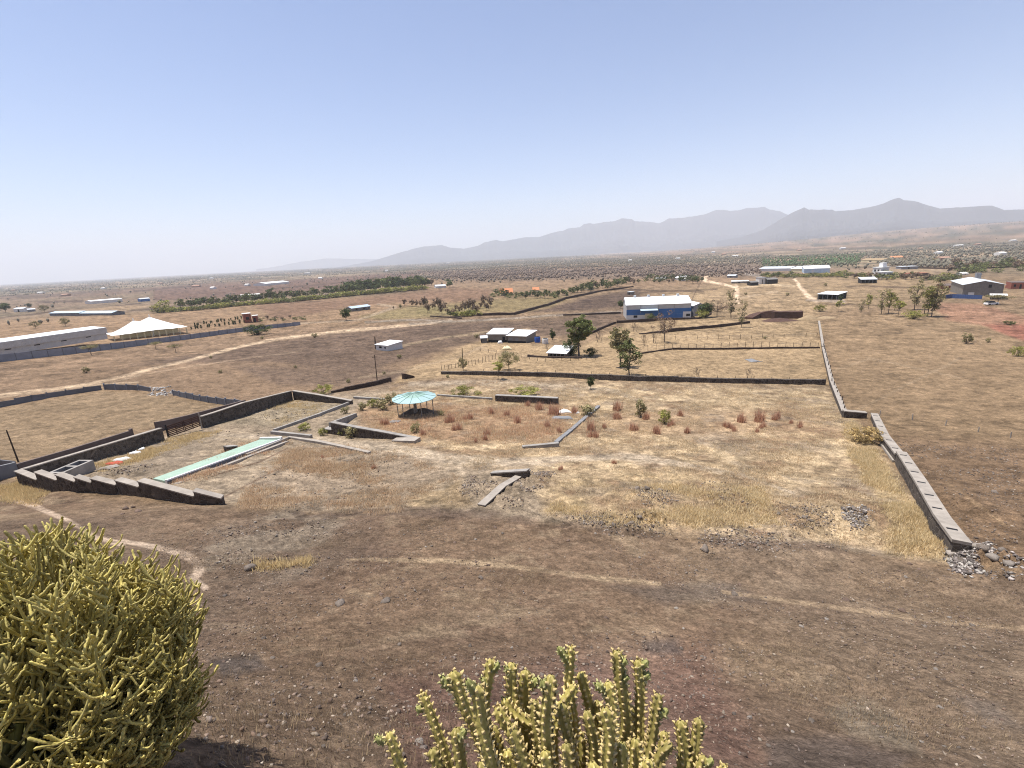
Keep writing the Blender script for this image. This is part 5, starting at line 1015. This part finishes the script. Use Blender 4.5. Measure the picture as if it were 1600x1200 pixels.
# ------------------------------------------------------------------ rocks
def rock_mesh(seed, flat=.6, m='rock', sub=2):
    g = np.random.default_rng(seed); bm = __import__('bmesh').new(); __import__('bmesh').ops.create_icosphere(bm, subdivisions=sub, radius=1)
    V = np.array([v.co[:] for v in bm.verts]); Fq = np.array([[v.index for v in f.verts] for f in bm.faces]); bm.free()
    for _ in range(7):             # cut facets
        d = g.normal(size=3); d /= np.linalg.norm(d); k = g.uniform(.45, .8); s = V@d; V = V-np.outer(np.clip(s-k, 0, None), d)
    V += .05*g.normal(size=V.shape); V *= np.array([1, g.uniform(.6, 1), flat]); return V, Fq
RK = {}
for k in range(6):
    for m in ('rock', 'rockred', 'rockpale'):
        V, Fq = rock_mesh(100+k, .45+.08*(k % 3)); RK[m, k] = npmesh('rock', V, Fq, M[m])
def rock(u, v, wpx, m, label, group=None, k=None, name='rock', sq=1.):
    P = at(u, v); s = wpx/2/ppm(P); o = link(name, RK[m, rng.integers(6) if k is None else k], None, P+np.array([0, 0, s*.18])); o.scale = (s, s, s*sq); o.rotation_euler = (rng.uniform(-.3, .3), rng.uniform(-.3, .3), rng.uniform(0, 6)); return tag(o, label, 'rock', group)
rock(393, 889, 27, 'rock', 'grey boulder at the bend of the pale footpath', k=1); rock(1100, 862, 19, 'rock', 'dark boulder alone on the brown slope below the plot', k=2, sq=1.3)
rock(531, 945, 24, 'rock', 'flat grey slab stone on the slope left of centre', k=3); rock(603, 941, 22, 'rock', 'dark flat stone right of the grey slab stone', k=4, sq=.7); rock(657, 1163, 18, 'rockpale', 'pale knobbly stone beside the left cactus stems', k=0)
rock(1410, 955, 14, 'rockred', 'red-brown stone beside the faint path at the right', k=5); rock(1322, 938, 14, 'rockred', 'dark red-brown stone left of its like by the faint path', k=0); rock(1148, 929, 15, 'rock', 'grey-green stone at the start of the right path', k=2); rock(392, 944, 12, 'rockred', 'dark stone by itself below the grey boulder', k=3)
rock(752, 905, 11, 'rock', 'grey stone just below the slope path', k=1); rock(498, 1041, 14, 'rock', 'bluish grey stone on the lower slope', k=4); rock(1555, 770, 12, 'rock', 'dark stone on the stony ground right of the slotted wall', k=5)
for i in range(190):               # loose stones one can count
    for _ in range(30):
        u = rng.uniform(330, 1590); v = 800+390*rng.uniform(0, 1)**1.1
        P = at(u, v); s = P[1]+.22*P[0]
        if s < 21 and not (560 < u < 1130 and v > 1090): break
    kd = rng.choice(3, p=[.3, .45, .25]); wp = rng.uniform(3.5, 9)*(v-300)/600
    where = 'upper' if v < 960 else 'lower'; side_ = 'left of' if u < 700 else 'above' if u < 1150 else 'right of'
    lb = f"{['grey', 'red-brown', 'pale'][kd]} loose stone on the {where} brown slope {side_} the candelabra cactus"
    rock(u, v, wp, ['rock', 'rockred', 'rockpale'][kd], lb, lb.replace('loose stone', 'loose stones'), name='stone')
def scatter(g, poly, c, seed, nlo, nhi, sc, f=9):
    poly = np.array(poly, float); q = np.array([at(*p) for p in poly])[:, :2]; lo, hi = q.min(0)-.5, q.max(0)+.5; got = 0; t = 0; out = []
    while got < c and t < 80:
        x = g.uniform(lo, hi, (c*4, 2)); z = TB(x[:, 0], x[:, 1]); U, V = proj(x[:, 0], x[:, 1], z)
        U = U+14*fbm(x[:, 0]/2.5, x[:, 1]/2.5, 3, seed+5); V = V+8*fbm(x[:, 0]/2.5, x[:, 1]/2.5, 3, seed+9)
        m_ = polymask(U, V, poly, f)**1.5 > g.uniform(0, 1, len(x)); x = x[m_]; x = x[fbm(x[:, 0]/sc, x[:, 1]/sc, 4, seed) > g.uniform(nlo, nhi, len(x))][:c-got]; out.append(x); got += len(x); t += 1
    return np.concatenate(out)
def pebbles(name, label, n, region, size, mtl, cols, kind='stuff', raise_=.3):
    g = np.random.default_rng(len(name)*7+n); V0, F0 = rock_mesh(5, .6, sub=1); k = len(V0); pts = []
    for (poly, w_) in region: pts.append(scatter(g, poly, int(n*w_), 77, -.3, .35, 2.2))
    X = np.concatenate(pts); n = len(X); s = g.uniform(0, 1, n)**(3.2 if name == 'gravel' else 4.5)*(size[1]-size[0])+size[0]; a = g.uniform(0, 6.28, n); ca, sa = np.cos(a), np.sin(a)
    W = V0[None]*s[:, None, None]*g.uniform(.6, 1.3, (n, 1, 3)); R_ = np.stack([W[..., 0]*ca[:, None]-W[..., 1]*sa[:, None], W[..., 0]*sa[:, None]+W[..., 1]*ca[:, None], W[..., 2]], -1)
    Z = TF(X[:, 0], X[:, 1])+s*raise_*g.uniform(-.6, 1.2, n); P = R_+np.stack([X[:, 0], X[:, 1], Z], 1)[:, None]
    C = np.array(cols)[g.integers(len(cols), size=n)]*g.uniform(.7, 1.35, (n, 1))
    tag(link(name, npmesh(name, P.reshape(-1, 3), (F0[None]+(np.arange(n)*k)[:, None, None]).reshape(-1, 3), mtl, False, np.repeat(C, k, 0))), label, kind=kind)
M['pebble'] = mat('loose_stone', (1, 1, 1), var=.25, scale=20, attr='tone', bump=.01, bscale=60)
br = [(.16, .11, .08), (.21, .155, .12), (.11, .082, .066), (.27, .22, .17), (.15, .12, .10)]; gy = [(.20, .17, .14), (.145, .12, .10), (.27, .235, .20), (.10, .082, .07)]; wh = [(.36, .33, .29), (.20, .17, .15), (.13, .11, .10), (.33, .29, .26), (.10, .085, .075)]
SLOPE = [(330, 800), (700, 815), (1000, 850), (1480, 900), (1590, 910), (1590, 1195), (900, 1195), (330, 1195), (200, 880)]
pebbles('gravel', 'gravel and small stones strewn over the brown slope', 15000, [(SLOPE, 1)], (.007, .06), M['pebble'], br)
pebbles('gravel', 'fine pale chips strewn over the brown slope', 9000, [(SLOPE, 1)], (.004, .024), M['pebble'], [(.42, .36, .29), (.30, .24, .19), (.14, .10, .08)])
pebbles('rubble', 'rubble and broken rock along the lip between slope and plot', 16000, [([(860, 800), (1000, 815), (1060, 832), (1010, 845), (900, 828)], .16), ([(985, 762), (1045, 760), (1060, 790), (1000, 800)], .12), ([(1100, 755), (1190, 770), (1170, 800), (1110, 785)], .07), ([(1200, 790), (1300, 800), (1300, 835), (1210, 822)], .10),
    ([(835, 738), (860, 745), (820, 790), (780, 795), (800, 770)], .14), ([(330, 830), (480, 790), (560, 830), (500, 880), (330, 900)], .07), ([(740, 745), (790, 752), (770, 775), (745, 790), (700, 790)], .09), ([(1100, 830), (1240, 830), (1330, 860), (1200, 865), (1090, 850)], .12)], (.012, .10), M['pebble'], gy+br)
pebbles('rubble', 'heap of white and dark broken stone at the end of the slotted wall', 9000, [([(1478, 868), (1500, 846), (1530, 850), (1600, 885), (1590, 905), (1490, 890)], .8), ([(1316, 800), (1350, 795), (1375, 815), (1330, 830)], .2)], (.012, .13), M['pebble'], wh)
pebbles('rubble', 'white broken concrete fallen in the gap of the grey panel fence', 260, [([(237, 606), (270, 611), (272, 619), (240, 613)], 1)], (.08, .4), M['pebble'], [(.45, .43, .40), (.32, .30, .28)])
pebbles('rubble', 'loose dark stones on the ground right of the slotted wall', 4000, [([(1390, 690), (1595, 700), (1595, 870), (1520, 845), (1440, 730)], 1)], (.012, .10), M['pebble'], br+gy)
pebbles('rubble', 'stones and clods strewn in the left enclosure', 2400, [([(150, 745), (235, 725), (250, 740), (230, 750), (180, 750)], .2), ([(340, 668), (455, 628), (545, 634), (430, 668), (350, 690)], .4), ([(380, 750), (480, 700), (640, 715), (640, 790), (400, 790)], .4)], (.03, .13), M['pebble'], gy+br)
for (u, v, w_, m_) in [(1486, 872, 22, 'rockpale'), (1504, 862, 24, 'rock'), (1519, 872, 26, 'rockpale'), (1533, 880, 20, 'rock'), (1548, 886, 22, 'rockpale'), (1562, 880, 18, 'rock'), (1500, 880, 20, 'rock'), (1524, 860, 16, 'rock'), (1576, 892, 18, 'rockpale'), (1493, 858, 18, 'rock')]: rock(u, v, w_, m_, 'pale block of broken masonry at the fallen end of the slotted wall' if m_ == 'rockpale' else 'dark block of broken masonry at the fallen end of the slotted wall', 'masonry blocks at the fallen end of the slotted wall', name='masonry_block', sq=1.2)
for (u, v, w_) in [(985, 822, 14), (1000, 818, 12), (958, 826, 12), (940, 822, 10), (1010, 772, 12), (995, 768, 12), (1030, 768, 10), (1332, 805, 12), (1350, 802, 12), (1322, 812, 10), (1255, 815, 11), (1215, 808, 10)]: rock(u, v, w_, 'rock', 'grey rock sticking out of the rubble along the lip of the plot', 'grey rocks along the lip of the plot', name='rock', sq=1.1)
for (u, v, w_) in [(197, 796, 12), (208, 793, 9), (217, 799, 13), (192, 804, 8)]: rock(u, v, w_, 'rockred', 'dark clod of the small heap below the stepped wall', 'dark clods below the stepped wall', name='earth_clod', sq=1.3)
# ------------------------------------------------------------------ dry grass
def grass(name, label, n, region, h, cols, nb=7, seed=1, clump=.12, thr=-.2, w=.012):
    g = np.random.default_rng(seed); pts = []
    for poly, w_ in region: pts.append(scatter(g, poly, int(n*w_), 88+seed, thr-.2, thr+.5, 3.))
    X = np.concatenate(pts); n = len(X); i = np.repeat(np.arange(n), nb); m = len(i)
    B = X[i]+g.normal(0, clump, (m, 2)); hh = h*g.uniform(.5, 1.3, n)[i]*g.uniform(.6, 1.2, m); a = g.uniform(0, 6.28, m); ln = g.uniform(.1, .8, m)
    Z = TF(B[:, 0], B[:, 1]); dx = np.cos(a); dy = np.sin(a); ww = w*(1+.8*g.uniform(0, 1, m))
    v0 = np.stack([B[:, 0]-dy*ww, B[:, 1]+dx*ww, Z-.02], 1); v1 = np.stack([B[:, 0]+dy*ww, B[:, 1]-dx*ww, Z-.02], 1)
    v2 = np.stack([B[:, 0]+dx*hh*ln, B[:, 1]+dy*hh*ln, Z+hh], 1)
    c = np.array(cols)[g.integers(len(cols), size=n)][i]*g.uniform(.75, 1.3, (m, 1))
    tag(link(name, npmesh(name, np.stack([v0, v1, v2], 1).reshape(-1, 3), np.arange(m*3).reshape(-1, 3), M['blade'], False, np.repeat(c, 3, 0))), label, kind='stuff')
PL = [(560, 655), (690, 612), (1000, 606), (1288, 608), (1325, 655), (1372, 700), (1488, 872), (1380, 862), (1080, 836), (860, 812), (845, 745), (700, 725), (600, 700)]
st_ = [(.58, .46, .29), (.64, .52, .34), (.48, .37, .22), (.54, .39, .23)]
grass('dry_grass', 'dry straw grass covering the walled plot', 18000, [(PL, 1)], .14, st_, 7, 1, .14, -.1)
grass('dry_grass', 'golden dry grass along the slotted wall and lower plot edge', 8000, [([(1328, 655), (1362, 700), (1400, 760), (1482, 872), (1400, 866), (1380, 800), (1350, 740), (1318, 690)], .6), ([(870, 760), (1180, 760), (1220, 820), (1040, 828), (860, 805)], .4)], .17, [(.64, .50, .28), (.68, .55, .34), (.54, .41, .22)], 7, 2, .16, -.1)
grass('dry_grass', 'reddish dry grass around the round canopy', 6000, [([(560, 655), (690, 625), (870, 632), (930, 650), (870, 690), (700, 690), (640, 680)], .8), ([(385, 690), (440, 690), (330, 745), (262, 756)], .2)], .26, [(.54, .34, .21), (.58, .40, .25), (.60, .46, .30)], 7, 3, .15, 0.)
grass('dry_grass', 'golden grass at the foot of the left walls', 3600, [([(2, 760), (30, 750), (70, 768), (60, 790), (5, 785)], .25), ([(150, 728), (260, 690), (325, 672), (345, 678), (270, 700), (160, 738)], .45), ([(400, 650), (455, 627), (530, 632), (440, 665)], .15), ([(405, 885), (480, 878), (480, 884), (410, 893)], .04)], .2, [(.64, .50, .27), (.56, .42, .22)], 8, 4, .14, -.1)
grass('dry_grass', 'sparse dry grass on the brown slope', 7000, [(SLOPE, .8), ([(560, 760), (720, 745), (740, 790), (620, 805)], .2)], .07, [(.42, .32, .20), (.34, .25, .16), (.28, .20, .13)], 7, 5, .08, .15, w=.004)
grass('dry_grass', 'patches of straw in the left part of the plot', 6000, [([(380, 750), (450, 695), (640, 712), (720, 745), (620, 800), (380, 790)], .7), ([(560, 596), (690, 592), (1280, 606), (1000, 612), (700, 606), (600, 622)], .3)], .2, [(.58, .44, .28), (.50, .35, .22)], 7, 6, .12, 0.)
# reddish tufts standing apart
TF_ = []
for k in range(4):
    g = np.random.default_rng(60+k); m = 90; a = g.uniform(0, 6.28, m); b = g.normal(0, .16, (m, 2)); h = g.uniform(.5, 1, m); ln = g.uniform(.05, .45, m); w_ = .022
    v0 = np.stack([b[:, 0]-np.sin(a)*w_, b[:, 1]+np.cos(a)*w_, 0*a-.05], 1); v1 = np.stack([b[:, 0]+np.sin(a)*w_, b[:, 1]-np.cos(a)*w_, 0*a-.05], 1); v2 = np.stack([b[:, 0]+np.cos(a)*ln*h, b[:, 1]+np.sin(a)*ln*h, h], 1)
    TF_.append(npmesh('grass_tuft', np.stack([v0, v1, v2], 1).reshape(-1, 3), np.arange(m*3).reshape(-1, 3), M['blade'], False, np.repeat(np.array([[.46, .25, .165], [.55, .34, .22]])[g.integers(2, size=m)]*g.uniform(.7, 1.3, (m, 1)), 3, 0)))
tu = [(962, 655, 12), (993, 672, 13), (1028, 676, 12), (1075, 677, 13), (1135, 668, 12), (1143, 672, 12), (1186, 658, 14), (1192, 668, 10), (1155, 660, 13), (924, 672, 14), (932, 684, 14), (965, 640, 14), (864, 648, 15), (897, 645, 12), (825, 635, 13), (843, 640, 10), (760, 680, 9), (700, 660, 12), (730, 655, 11), (744, 690, 8), (757, 688, 8), (790, 650, 10), (1010, 655, 10), (1060, 650, 11), (1182, 675, 8), (960, 724, 8), (877, 734, 8), (599, 663, 10), (507, 715, 8), (579, 732, 8), (1210, 655, 10), (1250, 668, 9), (1235, 662, 8), (1046, 665, 9), (945, 668, 9), (810, 660, 12), (852, 668, 11), (873, 675, 9), (660, 680, 10), (713, 672, 10), (770, 645, 9)]
for k, (u, v, h) in enumerate(tu):
    for j in range(2):
        P = at(u+rng.normal(0, 3), v+rng.normal(0, .8)); s = h*rng.uniform(.8, 1.6)/ppm(P); o = link('grass_tuft', TF_[(k+j) % 4], None, P); o.scale = (s, s, s); o.rotation_euler = (0, 0, rng.uniform(0, 6)); lb = 'upright reddish dry grass tuft '+('in the planted corner round the round canopy' if u < 900 else 'between the grey kerb and the thin green weeds' if u < 1050 else 'in the open straw toward the slotted wall'); tag(o, lb, 'grass tuft', lb.replace('tuft', 'tufts'))
# ------------------------------------------------------------------ the cactus-like spurges
def ribbed(acc, pts, R, ns=15, step=.008, period=.026, twist=3., tip=True, cone=None, tone=1., amp=.28, ribs=5, seed=0):
    """adds a ribbed, knobbly stem along pts to acc=[V,F,T]; cone collects tubercle tips"""
    g = np.random.default_rng(seed); pts = np.array(pts, float); seg = np.linalg.norm(np.diff(pts, axis=0), axis=1); c = np.r_[0, np.cumsum(seg)]; Lh = c[-1]; n = max(4, int(Lh/step)); s = np.linspace(0, Lh, n)
    # smooth the polyline
    P = np.stack([np.interp(s, c, pts[:, k]) for k in range(3)], 1)
    kk = max(3, n//8)|1; w_ = np.hanning(kk+2)[1:-1]; w_ /= w_.sum(); Pp = np.pad(P, ((kk//2, kk//2), (0, 0)), 'edge'); Pe = P.copy()
    P = np.stack([np.convolve(Pp[:, k], w_, 'valid') for k in range(3)], 1); P[0] = Pe[0]
    T = np.gradient(P, axis=0); T /= np.linalg.norm(T, axis=1)[:, None]+1e-9; A = np.cross(T, [0.13, .97, .2]); A /= np.linalg.norm(A, axis=1)[:, None]; B = np.cross(T, A)
    rr = R*(1-.10*np.sin(s/Lh*7+seed))*np.where(Lh-s < R*1.6, np.sqrt(np.clip((Lh-s+.001)/(R*1.6), 0.02, 1)), 1) if tip else R*np.ones(n)
    ph = np.linspace(0, 2*math.pi, ns, endpoint=False)[None]; S_ = s[:, None]; off = g.uniform(0, 6)
    rib = np.cos(ribs*(ph-twist*S_)+off); lobe = np.cos(2*math.pi*S_/period+2*math.pi*np.floor((ribs*(ph-twist*S_)+off+math.pi)/(2*math.pi))*.5)
    r = rr[:, None]*(1+amp*rib*(.65+.5*lobe*(rib > 0)))
    V = P[:, None]+A[:, None]*(np.cos(ph)*r)[..., None]+B[:, None]*(np.sin(ph)*r)[..., None]
    base = acc['n']; acc['V'].append(V.reshape(-1, 3)); i = np.arange(n-1)[:, None]*ns; j = np.arange(ns)[None]
    acc['F'].append((np.stack([i+j, i+(j+1) % ns, i+ns+(j+1) % ns, i+ns+j], -1)+base).reshape(-1, 4)); acc['n'] += n*ns
    pale = np.clip((rib*(.5+.5*lobe)-.35)*1.5, 0, 1)[..., None]
    body = np.array([.24, .24, .068])*tone; tipc = np.array([.47, .43, .19])*tone; C = body*(1-pale)+tipc*pale
    age = np.clip(1-s/Lh*1.0, 0, 1)[:, None, None]*acc.get('age', .3); C = C*(1-age)+np.array([.16, .12, .08])*age; acc['T'].append(C.reshape(-1, 3))
    if cone:
        k = int(Lh/period)
        for m_ in range(1, k+1):
            for q in range(ribs):
                if g.uniform() < .1: continue
                ii = min(n-1, int((m_-.5*(q % 2))*period/Lh*(n-1))); th = (2*math.pi*q-off)/ribs+twist*s[ii]; d = A[ii]*math.cos(th)+B[ii]*math.sin(th); t_ = T[ii]; x = np.cross(d, t_)
                o_ = P[ii]+d*rr[ii]*(1+amp*.55); hh = R*cone*g.uniform(.6, 1.3); w2 = R*.34; w3 = R*.10; e_ = o_+d*hh+t_*hh*.7
                b_ = acc['n']; acc['V'].append(np.array([o_-x*w2-t_*w2, o_+x*w2-t_*w2, o_+x*w2+t_*w2, o_-x*w2+t_*w2, e_-x*w3-t_*w3, e_+x*w3-t_*w3, e_+x*w3+t_*w3, e_-x*w3+t_*w3]))
                acc['F'].append(np.array([(0, 1, 5, 4), (1, 2, 6, 5), (2, 3, 7, 6), (3, 0, 4, 7), (4, 5, 6, 7)])+b_); acc['n'] += 8
                cc = np.tile(tipc*.75*(1-age.ravel()[ii])+np.array([.16, .12, .08])*age.ravel()[ii], (8, 1)); cc[4:] *= 1.35; acc['T'].append(cc)
def acc0(age=.3): return dict(V=[], F=[], T=[], n=0, age=age)
def acc_build(acc, name, m, parent, O): return link(name, npmesh(name, np.concatenate(acc['V'])-np.array(O), np.concatenate(acc['F']), m, True, np.concatenate(acc['T'])), parent)
M['spurge'] = mat('spurge_skin', (1, 1, 1), var=.22, scale=25, rough=.65, spec=.35, attr='tone', bump=.002, bscale=120)
M['thorn'] = mat('spurge_tubercle', (.52, .50, .25), var=.2, scale=30, rough=.7)
def wpt(u, v, z): return CAM+ray(u, v)*z
def cactus():
    B0 = wpt(872, 1330, 2.05); gz = float(TF(B0[0], B0[1])); B0[2] = gz
    r = empty('spurge_cactus', B0, 'spiny yellow-green candelabra cactus in front at the bottom centre', 'cactus'); g = np.random.default_rng(3)
    # tip-to-base pixel paths, distance, radius px
    stems = [([(605, 1139), (622, 1180), (640, 1260)], 1.85, 9.5, [((586, 1152), (600, 1160))]),
     ([(657, 1078), (672, 1120), (690, 1155), (715, 1230)], 1.95, 9.5, [((649, 1106), (661, 1108))]),
     ([(706, 1044), (722, 1090), (738, 1128), (770, 1200)], 1.9, 12.5, [((690, 1058), (706, 1075))]),
     ([(745, 1064), (750, 1110), (757, 1160), (775, 1220)], 1.7, 12, [((729, 1062), (742, 1080))]),
     ([(768, 1025), (763, 1060), (757, 1090), (758, 1130)], 2.0, 9, [((780, 1036), (769, 1048)), ((752, 1060), (763, 1068))]),
     ([(801, 1031), (799, 1060), (798, 1090), (815, 1125)], 2.05, 9, [((789, 1043), (799, 1050))]),
     ([(823, 1043), (818, 1080), (820, 1115), (835, 1160)], 2.1, 11, [((840, 1060), (825, 1075))]),
     ([(862, 1048), (854, 1085), (853, 1120), (857, 1180)], 1.75, 12, [((847, 1062), (856, 1078))]),
     ([(892, 1005), (889, 1045), (887, 1080), (892, 1120)], 2.0, 9.5, [((871, 1010), (887, 1030)), ((880, 1022), (888, 1034))]),
     ([(905, 1046), (912, 1076), (926, 1110), (935, 1160)], 2.05, 9, []),
     ([(903, 1066), (892, 1088), (880, 1105), (868, 1140)], 1.95, 9, []),
     ([(964, 1012), (968, 1050), (972, 1086), (975, 1130)], 2.0, 10, [((979, 1030), (968, 1040)), ((982, 1056), (970, 1064))]),
     ([(949, 1060), (954, 1090), (958, 1125), (955, 1170)], 1.9, 10, [((930, 1068), (950, 1082))]),
     ([(996, 1026), (1000, 1070), (1003, 1112), (1003, 1165)], 2.0, 9.5, [((1013, 1032), (998, 1044)), ((1017, 1052), (1000, 1060))]),
     ([(1030, 1080), (1024, 1120), (1018, 1155), (1000, 1210)], 1.95, 10, [((1044, 1108), (1026, 1120))]),
     ([(943, 1100), (950, 1140), (955, 1180), (955, 1230)], 1.7, 12, []),
     ([(876, 1095), (884, 1130), (892, 1170), (900, 1220)], 1.8, 10, []),
     ([(1062, 1122), (1066, 1155), (1070, 1190), (1050, 1250)], 2.0, 9.5, []),
     ([(1093, 1118), (1088, 1150), (1080, 1185), (1050, 1240)], 2.0, 9, []),
     ([(1054, 1160), (1040, 1168), (1028, 1185), (1020, 1240)], 1.85, 10, []),
     ([(1104, 1178), (1096, 1195), (1085, 1230)], 1.95, 9.5, [((1115, 1186), (1100, 1196))]), ([(1136, 1192), (1128, 1215), (1100, 1260)], 2.0, 9, []),
     ([(712, 1132), (716, 1165), (722, 1200), (740, 1240)], 1.8, 11, [((728, 1140), (714, 1155))]), ([(673, 1165), (682, 1190), (700, 1240)], 1.85, 9.5, []), ([(796, 1130), (806, 1160), (818, 1200), (830, 1240)], 1.75, 11, []),
     ([(851, 1168), (855, 1200), (860, 1250)], 1.7, 10.5, []), ([(884, 1156), (890, 1200), (890, 1250)], 1.68, 11, []), ([(972, 1155), (976, 1195), (970, 1250)], 1.72, 11, []), ([(993, 1150), (996, 1195), (985, 1250)], 1.8, 10, []),
     ([(786, 1086), (792, 1105), (812, 1122), (834, 1128)], 2.0, 9, []), ([(775, 1100), (785, 1120), (800, 1140), (815, 1180)], 1.9, 9.5, []), ([(838, 1090), (836, 1110), (838, 1140), (845, 1180)], 1.9, 9.5, []),
     ([(915, 1105), (920, 1135), (928, 1170), (925, 1230)], 1.85, 10, []), ([(930, 1090), (936, 1120), (948, 1150), (955, 1200)], 2.05, 9.5, []), ([(985, 1100), (985, 1130), (982, 1160), (975, 1210)], 2.08, 9.5, []), ([(790, 1168), (800, 1200), (820, 1250)], 1.85, 10, []), ([(750, 1185), (765, 1215), (800, 1260)], 1.78, 10, []), ([(1015, 1180), (1008, 1210), (990, 1250)], 1.7, 11, []),
     ([(770, 1130), (780, 1165), (800, 1205)], 2.1, 10, []), ([(905, 1140), (910, 1180), (905, 1230)], 2.1, 10, []), ([(1040, 1140), (1035, 1175), (1020, 1220)], 2.15, 9.5, []), ([(825, 1175), (830, 1205), (840, 1250)], 2.0, 10.5, []), ([(925, 1185), (925, 1215), (920, 1260)], 1.65, 11, [])]
    for k, (p, z, w_, side) in enumerate(stems):
        path = [B0+np.array([g.normal(0, .05), g.normal(0, .05), -.05])]; low = wpt(p[-1][0], p[-1][1], z)
        path.append(B0*.45+low*.55+np.array([0, 0, -.12])); path += [wpt(a, b, z) for a, b in p[::-1]]; R = w_*z/F*.72
        path = [p_+g.normal(0, .006, 3)*(0 < i_ < len(path)-1) for i_, p_ in enumerate(path)]; ac = acc0(.45); ribbed(ac, path, R, 20, .006, .03, g.uniform(-4, 4), True, .6, g.uniform(.75, 1.35)*np.array([1.35, 1.12, 1.1]), .42, seed=k)
        for (a, b) in side:
            q0 = wpt(b[0], b[1], z); q1 = wpt(a[0], a[1], z-.02); ribbed(ac, [q0, (q0*.5+q1*.5)-np.array([0, 0, .004]), q1], R*.72, 16, .005, .022, 2, True, .6, 1.1, .36, seed=k+50)
        acc_build(ac, 'stem', M['spurge'], r, B0)
cactus()
def big_bush():
    g = np.random.default_rng(11); B0 = at(35, 1205); z = float((B0-CAM)@cf); Rr = 300*z/F; gz = B0[2]; H = htop(B0, 885)
    r = empty('spurge_bush', B0, 'huge rounded yellow-green spurge bush filling the lower left corner', 'bush')
    ac = [acc0(.2), acc0(.15), acc0(.9)]; N = 1750
    for k in range(N):
        a = g.uniform(0, 2*math.pi); e = math.asin(g.uniform(-.05, 1.0)) if k % 4 else g.uniform(-.1, .45)
        d = np.array([math.cos(a)*math.cos(e), math.sin(a)*math.cos(e), math.sin(e)]); f_ = g.uniform(.84, 1.03) if k % 3 else g.uniform(.5, .85)
        uc = .74+.26*float(sst(-.1, .6, e)); tipp = B0+d*np.array([Rr*uc, Rr*uc, H])*f_*(1+.05*math.sin(a*5+e*7)); g2 = float(TB(tipp[0], tipp[1])); tipp[2] = max(tipp[2], g2+.15)
        if (tipp-CAM)@cf < .85*z and g.uniform() < .95: continue
        b = B0+np.array([g.normal(0, .15), g.normal(0, .15), 0]); v = tipp-b
        mid = b+v*.5+np.array([d[0], d[1], -.5])*.13*Rr*(1.1-abs(e)/1.6)+g.normal(0, .05, 3); knee = b+v*.78+np.array([d[0], d[1], -.6])*.11*Rr*(1.1-abs(e)/1.6)+g.normal(0, .04, 3)
        for q_ in (mid, knee): q_[2] = max(q_[2], float(TB(q_[0], q_[1]))+.05)
        if k % 3 == 0: ribbed(ac[2], [b, mid], .02, 6, .06, .06, 0, False, None, .8, .1, 5, k)
        R = g.uniform(.0052, .0074); up = tipp+np.array([g.normal(0, .03), g.normal(0, .03), g.uniform(.01, .07)])
        k2 = (knee+tipp)/2+g.normal(0, .03, 3)+np.array([d[0], d[1], -.2])*.03
        ribbed(ac[0], [mid, knee, k2, tipp, up], R, 7, .0105, .030, g.uniform(-3, 3), True, None, g.uniform(.55, 1.2)*np.array([1.65, 1.38, 1.35]), .5, 4, k)
        for j in range(g.integers(6, 12)):      # side shoots that bow out and turn up
            t = g.uniform(.25, .97); o = knee+(tipp-knee)*t if g.uniform() < .85 else mid+(knee-mid)*t; aa = g.uniform(0, 6.28); sd = np.array([math.cos(aa), math.sin(aa), g.uniform(-.3, .2)])*.9+d*.7; sd /= np.linalg.norm(sd); l_ = g.uniform(.035, .11)
            p1 = o+sd*l_*.5; p2 = o+sd*l_*.9+np.array([0, 0, l_*.15]); p3 = p2+np.array([sd[0]*.5, sd[1]*.5, .75])*l_*g.uniform(.3, .9)+g.normal(0, .01, 3)
            ribbed(ac[1], [o, p1, p2, p3], g.uniform(.005, .0075), 6, .0085, .022, g.uniform(-3, 3), True, None, g.uniform(.6, 1.55)*np.array([1.75, 1.48, 1.5]), .5, 4, k*7+j)
    acc_build(ac[2], 'trunk', M['spurge'], r, B0); acc_build(ac[0], 'branches', M['spurge'], r, B0); acc_build(ac[1], 'shoots', M['spurge'], r, B0)
    print('BUSH', sum(len(v) for q in ac for v in q['V']), z, H, Rr)
big_bush()
P = at(5, 1330); z_ = float((P-CAM)@cf); hh_ = htop(P, 1125); o = link('boulder', RK['rockred', 2], None, P+np.array([0, 0, hh_*.3])); o.scale = (36*z_/F, 30*z_/F, hh_*1.5); tag(o, 'grey-brown boulder standing against the bottom left of the big bush', 'rock')
